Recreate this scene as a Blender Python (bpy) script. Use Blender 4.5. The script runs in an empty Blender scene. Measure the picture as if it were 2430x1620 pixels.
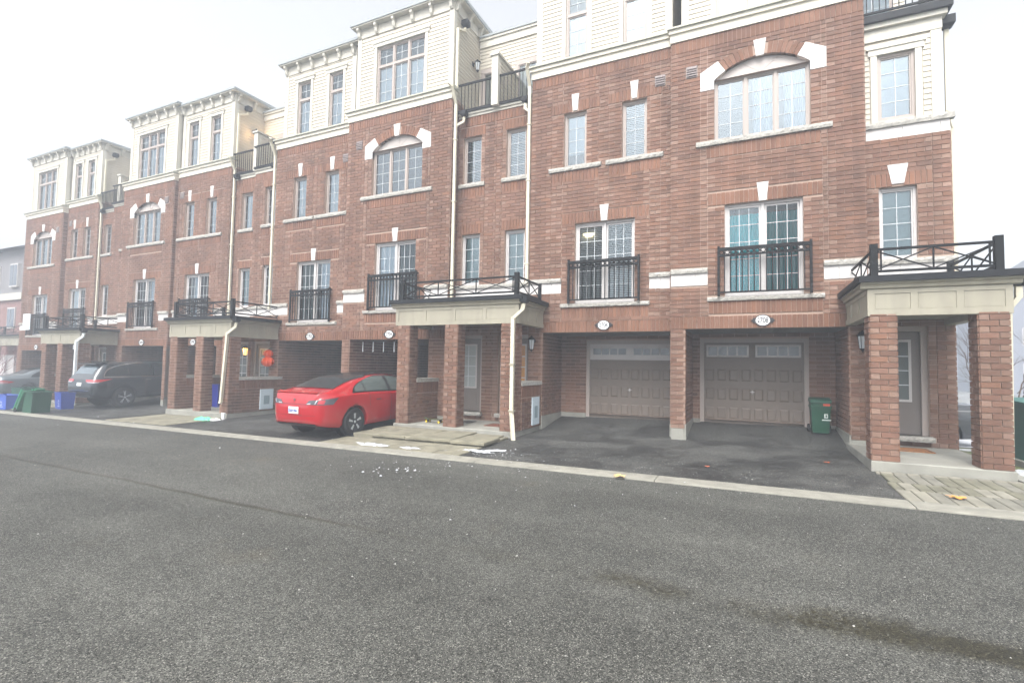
import bpy, bmesh, math, random
from mathutils import Vector, Matrix
from mathutils.bvhtree import BVHTree
random.seed(7)
scene = bpy.context.scene
COL = scene.collection
R_ = math.radians

# ------------------------------------------------------------------ camera
cam = bpy.data.cameras.new('camera')
cam.lens = 1187.3 / 2430 * 36
cam.sensor_width = 36
cam.clip_start = 0.05
cam.clip_end = 2000
camo = bpy.data.objects.new('camera', cam)
COL.objects.link(camo)
yw, pt, rl = R_(25.156), R_(2.773), R_(1.021)
fwd = Vector((-math.sin(yw) * math.cos(pt), math.cos(yw) * math.cos(pt), math.sin(pt)))
r0 = Vector((math.cos(yw), math.sin(yw), 0))
u0 = r0.cross(fwd)
rt = r0 * math.cos(rl) + u0 * math.sin(rl)
up = u0 * math.cos(rl) - r0 * math.sin(rl)
EYE = Vector((0, 0, 1.59))
m = Matrix.Identity(4)
for i in range(3):
    m[i][0], m[i][1], m[i][2], m[i][3] = rt[i], up[i], -fwd[i], EYE[i]
camo.matrix_world = m
scene.camera = camo

# ------------------------------------------------------------------ sky, sun, exposure
world = bpy.data.worlds.new('World')
scene.world = world
world.use_nodes = True
nt = world.node_tree
nt.nodes.clear()
SUN_EL, SUN_ROT = R_(52), R_(178)
sky = nt.nodes.new('ShaderNodeTexSky')
sky.sky_type = 'NISHITA'
sky.sun_disc = False
sky.sun_elevation = SUN_EL
sky.sun_rotation = SUN_ROT
sky.air_density = 1.0
sky.dust_density = 6.0
sky.ozone_density = 1.0
hs = nt.nodes.new('ShaderNodeHueSaturation')
hs.inputs['Saturation'].default_value = 0.16
hs.inputs['Value'].default_value = 1.0
bg = nt.nodes.new('ShaderNodeBackground')
bg.inputs['Strength'].default_value = 0.15
wo = nt.nodes.new('ShaderNodeOutputWorld')
nt.links.new(sky.outputs[0], hs.inputs['Color'])
nt.links.new(hs.outputs[0], bg.inputs['Color'])
nt.links.new(bg.outputs[0], wo.inputs['Surface'])

sun = bpy.data.lights.new('sun', 'SUN')
sun.energy = 0.55
sun.angle = R_(35)
sun.color = (1.0, 0.97, 0.92)
suno = bpy.data.objects.new('sun', sun)
COL.objects.link(suno)
# direction towards the sun: rotation measured clockwise from +Y in the sky texture
sd = Vector((math.sin(SUN_ROT) * math.cos(SUN_EL), math.cos(SUN_ROT) * math.cos(SUN_EL), math.sin(SUN_EL)))
suno.rotation_euler = sd.to_track_quat('Z', 'Y').to_euler()
suno.location = sd * 60

vs = scene.view_settings
vs.view_transform = 'Standard'
vs.look = 'None'
vs.gamma = 1.0
vs.use_curve_mapping = False
vs.exposure = 1.48
scene.render.engine = 'CYCLES'
cy = scene.cycles
cy.use_denoising = True
cy.max_bounces = 8
cy.diffuse_bounces = 4
cy.glossy_bounces = 3
cy.transparent_max_bounces = 8
cy.volume_bounces = 1
cy.volume_step_rate = 4.0

# ------------------------------------------------------------------ materials
def s2l(c):
    return tuple((v / 255 / 12.92 if v / 255 <= 0.04045 else ((v / 255 + 0.055) / 1.055) ** 2.4) for v in c)

MATS = {}
def mat(name, col, rough=0.6, metal=0.0, spec=0.5, noise=0.0, nscale=8.0, bump=0.0, bscale=60.0, emit=None, es=0.0, coat=0.0, stretch=None):
    if name in MATS:
        return MATS[name]
    mt = bpy.data.materials.new(name)
    mt.use_nodes = True
    n = mt.node_tree
    b = n.nodes['Principled BSDF']
    b.inputs['Base Color'].default_value = (*col, 1)
    b.inputs['Roughness'].default_value = rough
    b.inputs['Metallic'].default_value = metal
    b.inputs['Specular IOR Level'].default_value = spec
    b.inputs['Coat Weight'].default_value = coat
    if emit:
        b.inputs['Emission Color'].default_value = (*emit, 1)
        b.inputs['Emission Strength'].default_value = es
    if noise or bump:
        tc = n.nodes.new('ShaderNodeNewGeometry')
        mp = n.nodes.new('ShaderNodeMapping')
        n.links.new(tc.outputs['Position'], mp.inputs['Vector'])
        if stretch:
            mp.inputs['Scale'].default_value = stretch
    if noise:
        nz = n.nodes.new('ShaderNodeTexNoise')
        nz.inputs['Scale'].default_value = nscale
        nz.inputs['Detail'].default_value = 6
        n.links.new(mp.outputs[0], nz.inputs['Vector'])
        rp = n.nodes.new('ShaderNodeMapRange')
        rp.inputs['From Min'].default_value = 0.3
        rp.inputs['From Max'].default_value = 0.7
        rp.inputs['To Min'].default_value = 1 - noise
        rp.inputs['To Max'].default_value = 1 + noise
        n.links.new(nz.outputs['Fac'], rp.inputs['Value'])
        mx = n.nodes.new('ShaderNodeVectorMath')
        mx.operation = 'SCALE'
        mx.inputs[0].default_value = col
        n.links.new(rp.outputs[0], mx.inputs['Scale'])
        n.links.new(mx.outputs[0], b.inputs['Base Color'])
    if bump:
        nb = n.nodes.new('ShaderNodeTexNoise')
        nb.inputs['Scale'].default_value = bscale
        nb.inputs['Detail'].default_value = 4
        n.links.new(mp.outputs[0], nb.inputs['Vector'])
        bp = n.nodes.new('ShaderNodeBump')
        bp.inputs['Strength'].default_value = bump
        bp.inputs['Distance'].default_value = 0.01
        n.links.new(nb.outputs['Fac'], bp.inputs['Height'])
        n.links.new(bp.outputs[0], b.inputs['Normal'])
    MATS[name] = mt
    return mt

def brick_mat(name, from_attr):
    mt = bpy.data.materials.new(name)
    mt.use_nodes = True
    n = mt.node_tree
    b = n.nodes['Principled BSDF']
    b.inputs['Roughness'].default_value = 0.85
    b.inputs['Specular IOR Level'].default_value = 0.25
    if from_attr:
        c = n.nodes.new('ShaderNodeVertexColor')
        c.layer_name = 'tone'
        out = c.outputs['Color']
    else:
        c = n.nodes.new('ShaderNodeObjectInfo')
        out = c.outputs['Color']
    g = n.nodes.new('ShaderNodeNewGeometry')
    nz = n.nodes.new('ShaderNodeTexNoise')
    nz.inputs['Scale'].default_value = 14
    nz.inputs['Detail'].default_value = 8
    nz.inputs['Roughness'].default_value = 0.75
    mp = n.nodes.new('ShaderNodeMapping')
    mp.inputs['Scale'].default_value = (1, 1, 2.2)
    n.links.new(g.outputs['Position'], mp.inputs['Vector'])
    n.links.new(mp.outputs[0], nz.inputs['Vector'])
    rp = n.nodes.new('ShaderNodeMapRange')
    rp.inputs['From Min'].default_value = 0.3
    rp.inputs['From Max'].default_value = 0.7
    rp.inputs['To Min'].default_value = 0.88
    rp.inputs['To Max'].default_value = 1.12
    n.links.new(nz.outputs['Fac'], rp.inputs['Value'])
    # broad weathering, half a metre and more across
    n2 = n.nodes.new('ShaderNodeTexNoise')
    n2.inputs['Scale'].default_value = 0.9
    n2.inputs['Detail'].default_value = 7
    n.links.new(g.outputs['Position'], n2.inputs['Vector'])
    r2 = n.nodes.new('ShaderNodeMapRange')
    r2.inputs['From Min'].default_value = 0.3
    r2.inputs['From Max'].default_value = 0.7
    r2.inputs['To Min'].default_value = 0.80
    r2.inputs['To Max'].default_value = 1.16
    n.links.new(n2.outputs['Fac'], r2.inputs['Value'])
    # faint rain streaks running down the wall
    m3 = n.nodes.new('ShaderNodeMapping')
    m3.inputs['Scale'].default_value = (2.6, 2.6, 0.22)
    n.links.new(g.outputs['Position'], m3.inputs['Vector'])
    n3 = n.nodes.new('ShaderNodeTexNoise')
    n3.inputs['Scale'].default_value = 1.6
    n3.inputs['Detail'].default_value = 6
    n.links.new(m3.outputs[0], n3.inputs['Vector'])
    r3 = n.nodes.new('ShaderNodeMapRange')
    r3.inputs['From Min'].default_value = 0.38
    r3.inputs['From Max'].default_value = 0.66
    r3.inputs['To Min'].default_value = 1.06
    r3.inputs['To Max'].default_value = 0.84
    n.links.new(n3.outputs['Fac'], r3.inputs['Value'])
    m4 = n.nodes.new('ShaderNodeMath')
    m4.operation = 'MULTIPLY'
    n.links.new(r2.outputs[0], m4.inputs[0])
    n.links.new(r3.outputs[0], m4.inputs[1])
    mu = n.nodes.new('ShaderNodeMath')
    mu.operation = 'MULTIPLY'
    n.links.new(rp.outputs[0], mu.inputs[0])
    n.links.new(m4.outputs[0], mu.inputs[1])
    mx = n.nodes.new('ShaderNodeVectorMath')
    mx.operation = 'SCALE'
    n.links.new(out, mx.inputs[0])
    n.links.new(mu.outputs[0], mx.inputs['Scale'])
    n.links.new(mx.outputs[0], b.inputs['Base Color'])
    bp = n.nodes.new('ShaderNodeBump')
    bp.inputs['Strength'].default_value = 0.35
    bp.inputs['Distance'].default_value = 0.006
    n.links.new(nz.outputs['Fac'], bp.inputs['Height'])
    n.links.new(bp.outputs[0], b.inputs['Normal'])
    return mt

BRICK_ATTR = brick_mat('brick_clay_joined', True)
BRICK_OBJ = brick_mat('brick_clay', False)
MORTAR = mat('mortar', s2l((164, 141, 126)), 0.9, noise=0.12, nscale=20)
CONCRETE = mat('concrete', s2l((137, 136, 128)), 0.85, noise=0.18, nscale=3, bump=0.2, bscale=80)
KERBC = mat('kerb_concrete', s2l((134, 132, 122)), 0.9, noise=0.2, nscale=5, bump=0.3, bscale=120)
STONE = mat('limestone', s2l((200, 196, 193)), 0.8, noise=0.06, nscale=6)
CAPSTONE = mat('rough_capstone', s2l((160, 157, 150)), 0.9, noise=0.28, nscale=22, bump=0.9, bscale=45)
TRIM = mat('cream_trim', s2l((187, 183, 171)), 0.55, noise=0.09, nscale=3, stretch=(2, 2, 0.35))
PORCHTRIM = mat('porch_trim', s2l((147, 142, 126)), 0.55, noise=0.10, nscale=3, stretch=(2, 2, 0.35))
SIDING = mat('siding', s2l((182, 175, 160)), 0.55, noise=0.04, nscale=0.8)
PIPE = mat('cream_pipe', s2l((200, 194, 174)), 0.5)
CORN = mat('cornice_cream', s2l((208, 202, 186)), 0.55, noise=0.04, nscale=2)
ARCHP = mat('arch_board', s2l((170, 163, 158)), 0.5)
DRIP = mat('drip_edge', s2l((160, 160, 146)), 0.6)
ROOFEDGE = mat('roof_edge', s2l((146, 152, 154)), 0.7)
BLACKMETAL = mat('black_metal', s2l((16, 18, 20)), 0.6, spec=0.2)
FLASHING = mat('dark_flashing', s2l((24, 26, 30)), 0.6, spec=0.25)
FRAME = mat('window_frame', s2l((161, 150, 143)), 0.45)
WHITEFRAME = mat('white_frame', s2l((189, 185, 183)), 0.4)
MUNTIN = mat('muntin_white', s2l((198, 203, 206)), 0.5)
DARKROOM = mat('dark_room', (0.03, 0.034, 0.038), 0.9)
BLIND = mat('blind_white', s2l((225, 228, 230)), 0.6)
TEAL = mat('teal_curtain', (0.004, 0.52, 0.56), 0.8)
SHEER = mat('sheer_curtain', s2l((205, 214, 222)), 0.8)
GREYCURT = mat('grey_blind', s2l((150, 170, 172)), 0.8)
ORANGECURT = mat('orange_curtain', s2l((205, 140, 60)), 0.8)
GARAGE = mat('garage_door_taupe', s2l((109, 98, 89)), 0.55, noise=0.05, nscale=6)
DOORC = mat('door_taupe', s2l((112, 104, 99)), 0.5)
SOFFIT = mat('soffit', s2l((140, 134, 122)), 0.7)
GARCEIL = mat('garage_ceiling', s2l((112, 110, 106)), 0.8)
VENTM = mat('vent_grey', s2l((128, 118, 116)), 0.6)
METERM = mat('meter_box', s2l((190, 204, 212)), 0.45)
METERD = mat('meter_vent', s2l((132, 150, 158)), 0.6)
CORE = mat('inner_wall', (0.12, 0.11, 0.1), 0.9)
LAMPGLASS = mat('lamp_glass', s2l((190, 195, 198)), 0.15)
LAMPLIT = mat('lamp_lit', (1, 0.7, 0.3), 0.4, emit=(1.0, 0.50, 0.12), es=1.6)

def glass_mat(name, tint, ior=2.0, trans=(0.75, 0.85, 0.88)):
    mt = bpy.data.materials.new(name)
    mt.use_nodes = True
    n = mt.node_tree
    n.nodes.clear()
    o = n.nodes.new('ShaderNodeOutputMaterial')
    mx = n.nodes.new('ShaderNodeMixShader')
    fr = n.nodes.new('ShaderNodeFresnel')
    fr.inputs['IOR'].default_value = ior
    gl = n.nodes.new('ShaderNodeBsdfGlossy')
    gl.inputs['Roughness'].default_value = 0.03
    gl.inputs['Color'].default_value = (*tint, 1)
    tr = n.nodes.new('ShaderNodeBsdfTransparent')
    tr.inputs['Color'].default_value = (*trans, 1)
    n.links.new(fr.outputs[0], mx.inputs[0])
    n.links.new(tr.outputs[0], mx.inputs[1])
    n.links.new(gl.outputs[0], mx.inputs[2])
    n.links.new(mx.outputs[0], o.inputs['Surface'])
    return mt
GLASS = glass_mat('window_glass', (0.80, 0.92, 1.0), 1.9, (0.9, 0.95, 0.97))
GLASSUP = glass_mat('sky_boost_glass', (0.76, 0.87, 0.95), 2.4, (0.85, 0.93, 0.97))  # upper panes only: stronger bluish gloss imitates the bright sky they mirror
SCREEN = glass_mat('insect_screen', (0.5, 0.55, 0.58), 1.7, (0.42, 0.46, 0.46))
CARGLASS = glass_mat('car_glass', (0.9, 0.95, 0.97), 1.9, (0.35, 0.42, 0.40))

# ------------------------------------------------------------------ mesh helpers
class MB:
    def __init__(s):
        s.v, s.f, s.c, s.m = [], [], [], []
    def poly(s, pts, col=None, mi=0):
        k = len(s.v)
        s.v += [tuple(p) for p in pts]
        s.f.append(tuple(range(k, k + len(pts))))
        s.c.append(col)
        s.m.append(mi)
    def box(s, x0, x1, y0, y1, z0, z1, col=None, mi=0, skip=''):
        if x1 < x0: x0, x1 = x1, x0
        if y1 < y0: y0, y1 = y1, y0
        if z1 < z0: z0, z1 = z1, z0
        k = len(s.v)
        s.v += [(x0, y0, z0), (x1, y0, z0), (x1, y1, z0), (x0, y1, z0), (x0, y0, z1), (x1, y0, z1), (x1, y1, z1), (x0, y1, z1)]
        fs = {'b': (0, 3, 2, 1), 't': (4, 5, 6, 7), 'f': (0, 1, 5, 4), 'k': (2, 3, 7, 6), 'l': (3, 0, 4, 7), 'r': (1, 2, 6, 5)}
        for key, q in fs.items():
            if key not in skip:
                s.f.append(tuple(k + i for i in q))
                s.c.append(col)
                s.m.append(mi)
        return s
    def prism(s, pts, d, col=None, mi=0):
        """closed polygon pts (3-D, planar) swept along vector d"""
        n = len(pts)
        k = len(s.v)
        d = Vector(d)
        s.v += [tuple(p) for p in pts] + [tuple(Vector(p) + d) for p in pts]
        s.f.append(tuple(range(k + n - 1, k - 1, -1)))
        s.f.append(tuple(range(k + n, k + 2 * n)))
        for i in range(n):
            j = (i + 1) % n
            s.f.append((k + i, k + j, k + n + j, k + n + i))
        s.c += [col] * (n + 2)
        s.m += [mi] * (n + 2)
        return s
    def tube(s, path, r, n=8, col=None, mi=0, r1=None, cap=True):
        P = [Vector(p) for p in path]
        k0 = len(s.v)
        for i, p in enumerate(P):
            d = (P[min(i + 1, len(P) - 1)] - P[max(i - 1, 0)]).normalized()
            a = d.orthogonal().normalized() if abs(d.z) > 0.9 else d.cross(Vector((0, 0, 1))).normalized()
            b = d.cross(a)
            rr = r if r1 is None else r + (r1 - r) * i / max(len(P) - 1, 1)
            for t in range(n):
                an = 2 * math.pi * t / n
                s.v.append(tuple(p + a * (rr * math.cos(an)) + b * (rr * math.sin(an))))
        for i in range(len(P) - 1):
            for t in range(n):
                t2 = (t + 1) % n
                s.f.append((k0 + i * n + t, k0 + i * n + t2, k0 + (i + 1) * n + t2, k0 + (i + 1) * n + t))
                s.c.append(col); s.m.append(mi)
        if cap:
            s.f.append(tuple(k0 + t for t in range(n)))
            s.f.append(tuple(k0 + (len(P) - 1) * n + t for t in reversed(range(n))))
            s.c += [col] * 2; s.m += [mi] * 2
        return s
    def bar(s, a, b, w, h=None):
        """square bar from a to b"""
        h = h or w
        a, b = Vector(a), Vector(b)
        d = (b - a).normalized()
        x = d.cross(Vector((0, 0, 1)))
        x = Vector((1, 0, 0)) if x.length < 1e-4 else x.normalized()
        y = x.cross(d).normalized()
        pts = [a + x * (w / 2) * i + y * (h / 2) * j for i, j in ((-1, -1), (1, -1), (1, 1), (-1, 1))]
        return s.prism(pts, b - a)
    def lathe(s, prof, c, n=16, axis='z', col=None, mi=0):
        """prof: list of (r, h) along the axis"""
        k0 = len(s.v)
        for r, h in prof:
            for t in range(n):
                a = 2 * math.pi * t / n
                p = {'z': (r * math.cos(a), r * math.sin(a), h), 'x': (h, r * math.cos(a), r * math.sin(a)), 'y': (r * math.cos(a), h, r * math.sin(a))}[axis]
                s.v.append((c[0] + p[0], c[1] + p[1], c[2] + p[2]))
        for i in range(len(prof) - 1):
            for t in range(n):
                t2 = (t + 1) % n
                s.f.append((k0 + i * n + t, k0 + i * n + t2, k0 + (i + 1) * n + t2, k0 + (i + 1) * n + t))
                s.c.append(col); s.m.append(mi)
        s.f.append(tuple(k0 + t for t in range(n)))
        s.f.append(tuple(k0 + (len(prof) - 1) * n + t for t in reversed(range(n))))
        s.c += [col] * 2; s.m += [mi] * 2
        return s
    def build(s, name, mats, root=None, part=None, smooth=False, kind=None, label=None, autos=None):
        """root: the thing (its location is the origin of everything under it); part: the part this goes under"""
        me = bpy.data.meshes.new(name)
        o = root.location if root is not None else Vector((0, 0, 0))
        me.from_pydata([(x - o[0], y - o[1], z - o[2]) for x, y, z in s.v], [], s.f)
        for mt in (mats if isinstance(mats, (list, tuple)) else [mats]):
            me.materials.append(mt)
        if any(s.m):
            me.polygons.foreach_set('material_index', s.m)
        if any(c is not None for c in s.c):
            at = me.color_attributes.new('tone', 'FLOAT_COLOR', 'CORNER')
            buf = []
            for p, c in zip(me.polygons, s.c):
                cc = tuple(c or (0.3, 0.15, 0.12)) + (1.0,)
                buf += cc * p.loop_total
            at.data.foreach_set('color', buf)
        if smooth:
            me.polygons.foreach_set('use_smooth', [True] * len(me.polygons))
        me.update()
        ob = bpy.data.objects.new(name, me)
        COL.objects.link(ob)
        if part is not None:
            ob.parent = part
        elif root is not None:
            ob.parent = root
        if kind: ob['kind'] = kind
        if label: ob['label'] = label
        return ob

def thing(name, label, cat, loc, group=None):
    o = bpy.data.objects.new(name, None)
    o.empty_display_size = 0.2
    COL.objects.link(o)
    o.location = loc
    o['label'] = label
    o['category'] = cat
    if group: o['group'] = group
    return o

def tag(o, label, cat, group=None):
    o['label'] = label
    o['category'] = cat
    if group: o['group'] = group
    return o

def obj_of(me, name, parent, loc, scale=(1, 1, 1), rot=(0, 0, 0), color=None):
    o = bpy.data.objects.new(name, me)
    COL.objects.link(o)
    o.parent = parent
    o.location = loc
    o.scale = scale
    o.rotation_euler = rot
    if color: o.color = (*color, 1)
    return o

def unit_mesh(name, mt, wedge=False):
    b = MB()
    if wedge:   # clapboard: proud at its lower edge
        b.prism([(0, 0, 0), (0, -1, 0), (0, -0.25, 1), (0, 0, 1)], (1, 0, 0))
    else:
        b.box(0, 1, 0, 1, 0, 1)
    me = bpy.data.meshes.new(name)
    me.from_pydata(b.v, [], b.f)
    me.materials.append(mt)
    return me
UNIT_BRICK = unit_mesh('brick', BRICK_OBJ)
UNIT_BOARD = unit_mesh('siding_board', SIDING, True)
UNIT_BAR = unit_mesh('bar', BLACKMETAL)

# ------------------------------------------------------------------ terrain
def smooth(t):
    t = max(0.0, min(1.0, t))
    return t * t * (3 - 2 * t)
def curb_front(x):
    return 7.48 + (2.76 - x) * 0.024
def gz(x, y):
    """height of the ground"""
    xx = max(-60.0, min(30.0, x))
    g = -0.05 + 0.012 * xx
    yo = y - (curb_front(xx) - 7.5)
    if yo > 8:
        g += 0.08 * min((yo - 8) / 3.8, 1)
        if x < 2.3:
            g += 0.25 * max(0, min((yo - 11.8) / 1.7, 1)) * (1 - smooth((x - 1.8) / 0.5))
    # shallow gutter down the middle of the lane
    yl = 4.2 + (0 - x) * 0.02
    g -= 0.035 * math.exp(-((y - yl) / 0.9) ** 2)
    if x > 3.8 and y > 11:
        g -= 0.42 * smooth((y - 12) / 6)
    return g
# ------------------------------------------------------------------ ground, lane, kerb, driveways
def ground_mat(name, base, spec_c, grain, stain=None, rough=0.85, light=0.5, wet=False):
    """asphalt: mineral grains a centimetre across, broad patches, stains"""
    mt = bpy.data.materials.new(name)
    mt.use_nodes = True
    n = mt.node_tree
    b = n.nodes['Principled BSDF']
    b.inputs['Roughness'].default_value = rough
    b.inputs['Specular IOR Level'].default_value = 0.22
    g = n.nodes.new('ShaderNodeNewGeometry')
    def noise(sc, det=4, rgh=0.6, vec=None):
        z = n.nodes.new('ShaderNodeTexNoise')
        z.inputs['Scale'].default_value = sc
        z.inputs['Detail'].default_value = det
        z.inputs['Roughness'].default_value = rgh
        n.links.new(vec or g.outputs['Position'], z.inputs['Vector'])
        return z.outputs['Fac']
    def ramp(v, a, b_, c, d):
        r = n.nodes.new('ShaderNodeMapRange')
        for k, q in zip(('From Min', 'From Max', 'To Min', 'To Max'), (a, b_, c, d)):
            r.inputs[k].default_value = q
        n.links.new(v, r.inputs['Value'])
        return r.outputs[0]
    def math_(op, a, b_):
        q = n.nodes.new('ShaderNodeMath')
        q.operation = op
        for i, v in enumerate((a, b_)):
            if isinstance(v, (int, float)): q.inputs[i].default_value = v
            else: n.links.new(v, q.inputs[i])
        return q.outputs[0]
    vo = n.nodes.new('ShaderNodeTexVoronoi')
    vo.inputs['Scale'].default_value = grain
    n.links.new(g.outputs['Position'], vo.inputs['Vector'])
    sep = n.nodes.new('ShaderNodeSeparateColor')
    n.links.new(vo.outputs['Color'], sep.inputs[0])
    gr = ramp(sep.outputs[0], 0.0, 1.0, 0.12, 2.0)
    pale = ramp(sep.outputs[1], 0.86, 0.97, 0.0, light)          # one stone in ten is pale
    v2 = n.nodes.new('ShaderNodeTexVoronoi')
    v2.inputs['Scale'].default_value = grain * 0.38
    n.links.new(g.outputs['Position'], v2.inputs['Vector'])
    s2 = n.nodes.new('ShaderNodeSeparateColor')
    n.links.new(v2.outputs['Color'], s2.inputs[0])
    gr2 = ramp(s2.outputs[0], 0, 1, 0.75, 1.3)
    patch = ramp(noise(0.35, 5, 0.65), 0.3, 0.7, 0.72, 1.28)
    patch2 = ramp(noise(2.3, 5, 0.7), 0.3, 0.7, 0.85, 1.15)
    lm = n.nodes.new('ShaderNodeMapping')
    lm.inputs['Scale'].default_value = (0.10, 1.0, 1.0)
    n.links.new(g.outputs['Position'], lm.inputs['Vector'])
    lanes = ramp(noise(0.9, 4, 0.6, lm.outputs[0]), 0.32, 0.68, 0.80, 1.20)     # worn along the direction of travel
    k = math_('MULTIPLY', math_('MULTIPLY', gr, gr2), math_('MULTIPLY', math_('MULTIPLY', patch, lanes), patch2))
    col = n.nodes.new('ShaderNodeVectorMath')
    col.operation = 'SCALE'
    col.inputs[0].default_value = base
    n.links.new(k, col.inputs['Scale'])
    mix = n.nodes.new('ShaderNodeMixRGB')
    mix.inputs[2].default_value = (*spec_c, 1)
    n.links.new(pale, mix.inputs[0])
    n.links.new(col.outputs[0], mix.inputs[1])
    last = mix.outputs[0]
    if stain:
        # dirt along the gutter in the middle of the lane, wandering a little
        px = n.nodes.new('ShaderNodeSeparateXYZ')
        n.links.new(g.outputs['Position'], px.inputs[0])
        wob = ramp(noise(0.45, 3), 0.2, 0.8, -0.14, 0.14)
        d0 = math_('ADD', math_('MULTIPLY', px.outputs['X'], 0.036), math_('SUBTRACT', px.outputs['Y'], 4.02))
        line = math_('ABSOLUTE', math_('ADD', d0, wob), 0)
        band = math_('MULTIPLY', ramp(line, 0.05, 0.34, 1.0, 0.0), ramp(noise(1.3, 6, 0.75), 0.38, 0.60, 0.25, 1.0))
        band = math_('MULTIPLY', band, ramp(px.outputs['X'], -3.6, 0.9, 0.0, 1.0))
        wet_ = math_('MULTIPLY', ramp(line, 0.03, 0.2, 1.0, 0.0), ramp(px.outputs['X'], 0.85, 1.15, 0.0, 1.3))
        band = math_('MAXIMUM', band, wet_)
        seam = math_('MULTIPLY', ramp(math_('ABSOLUTE', math_('ADD', d0, math_('MULTIPLY', wob, 0.4)), 0), 0.015, 0.075, 0.55, 0.0), ramp(px.outputs['X'], -4.5, -1.5, 1.0, 0.15))
        amt = math_('MAXIMUM', band, seam)
        m2 = n.nodes.new('ShaderNodeMixRGB')
        m2.blend_type = 'MULTIPLY'
        m2.inputs[2].default_value = (0.42, 0.39, 0.29, 1)
        amt = ramp(math_('ADD', amt, math_('MULTIPLY', math_('SUBTRACT', noise(28, 3, 0.7), 0.5), math_('MULTIPLY', amt, 2.2))), 0.15, 0.8, 0.0, 1.0)
        n.links.new(amt, m2.inputs[0])
        n.links.new(last, m2.inputs[1])
        last = m2.outputs[0]
        # damp seam: smoother, darker
        n.links.new(ramp(amt, 0, 1, rough, 0.5), b.inputs['Roughness'])
        # odd brownish blotches
        bl = ramp(noise(0.55, 4, 0.6), 0.62, 0.74, 0.0, 0.35)
        m3 = n.nodes.new('ShaderNodeMixRGB')
        m3.inputs[2].default_value = (*s2l((96, 88, 72)), 1)
        n.links.new(bl, m3.inputs[0])
        n.links.new(last, m3.inputs[1])
        last = m3.outputs[0]
    if wet:
        # damp patches on the drive
        w = ramp(noise(0.8, 5, 0.65), 0.42, 0.6, 0.0, 1.0)
        m4 = n.nodes.new('ShaderNodeMixRGB')
        m4.blend_type = 'MULTIPLY'
        m4.inputs[2].default_value = (0.5, 0.5, 0.52, 1)
        n.links.new(w, m4.inputs[0])
        n.links.new(last, m4.inputs[1])
        last = m4.outputs[0]
        n.links.new(ramp(w, 0, 1, 0.75, 0.45), b.inputs['Roughness'])
    n.links.new(last, b.inputs['Base Color'])
    bp = n.nodes.new('ShaderNodeBump')
    bp.inputs['Strength'].default_value = 0.7
    bp.inputs['Distance'].default_value = 0.006
    n.links.new(sep.outputs[2], bp.inputs['Height'])
    n.links.new(bp.outputs[0], b.inputs['Normal'])
    return mt
ASPH = ground_mat('lane_asphalt', (0.057, 0.057, 0.051), (0.34, 0.335, 0.30), 165, stain=(0.030, 0.026, 0.016), light=0.7)
DRIVE = ground_mat('driveway_asphalt', (0.052, 0.052, 0.048), (0.34, 0.34, 0.32), 150, light=0.6, wet=True)
LAWNM = mat('lawn_green', (0.10, 0.115, 0.045), 0.95, noise=0.5, nscale=9, bump=0.8, bscale=60)
FIELD = mat('far_ground', (0.16, 0.16, 0.15), 0.95, noise=0.2, nscale=0.4)
PAVER = mat('paver_concrete', s2l((160, 156, 140)), 0.9, noise=0.2, nscale=4, bump=0.35, bscale=110)
SLABM = mat('slab_stone', s2l((120, 116, 100)), 0.9, noise=0.28, nscale=3.5, bump=0.3, bscale=90)
SNOW = mat('snow', (0.44, 0.455, 0.475), 0.7, noise=0.05, nscale=20, bump=0.5, bscale=40)

def frange(a, b, n): return [a + (b - a) * i / n for i in range(n + 1)]
def surface(name, mt, xs, ys_of, dz=0.0, skirt=0.0, h=None):
    """height-following sheet; ys_of(x) -> list of y"""
    mb = MB()
    rows = []
    for x in xs:
        rows.append([(x, y, (h or gz)(x, y) + dz) for y in ys_of(x)])
    mb.v = [p for r in rows for p in r]
    nx = len(rows[0])
    for i in range(len(rows) - 1):
        for j in range(nx - 1):
            a = i * nx + j
            mb.f.append((a, a + nx, a + nx + 1, a + 1))
            mb.c.append(None); mb.m.append(0)
    if skirt:
        for i in range(len(rows) - 1):
            for e in (0, nx - 1):
                a, b = rows[i][e], rows[i + 1][e]
                q = [a, b, (b[0], b[1], b[2] - skirt), (a[0], a[1], a[2] - skirt)]
                mb.poly(q if e else q[::-1])
        for r in (rows[0], rows[-1]):
            for j in range(nx - 1):
                a, b = r[j], r[j + 1]
                mb.poly((a, b, (b[0], b[1], b[2] - skirt), (a[0], a[1], a[2] - skirt)))
    o = mb.build(name, mt, smooth=not skirt)
    o['kind'] = 'structure'
    return o
XS = frange(-70, -30, 10) + frange(-28, 12, 40) + frange(14, 40, 13)
surface('ground', FIELD, frange(-420, -80, 17) + frange(-70, 40, 55) + frange(60, 420, 18), lambda x: frange(-420, -40, 19) + frange(-20, 40, 60) + frange(60, 420, 18), -0.10)
surface('road', ASPH, XS, lambda x: frange(-25, 0, 10) + [curb_front(x) * t / 24 for t in range(1, 25)])
def drive_ys(x):
    c = curb_front(x) + 0.40
    return [c + (14.6 - c) * t / 24 for t in range(25)]
surface('driveway', DRIVE, frange(-37, 1.86, 60), drive_ys, 0.0)
# lawn beyond the end of the row
surface('lawn', LAWNM, frange(3.6, 12, 14), lambda x: frange(7.92, 15.2, 16), 0.004)
surface('snowy_verge', SNOW, frange(3.62, 14, 12), lambda x: frange(15.2, 40, 20), 0.02)
surface('side_path', CONCRETE, frange(3.58, 3.75, 1), lambda x: frange(9.2, 12.0, 4), 0.03, 0.1)
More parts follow.
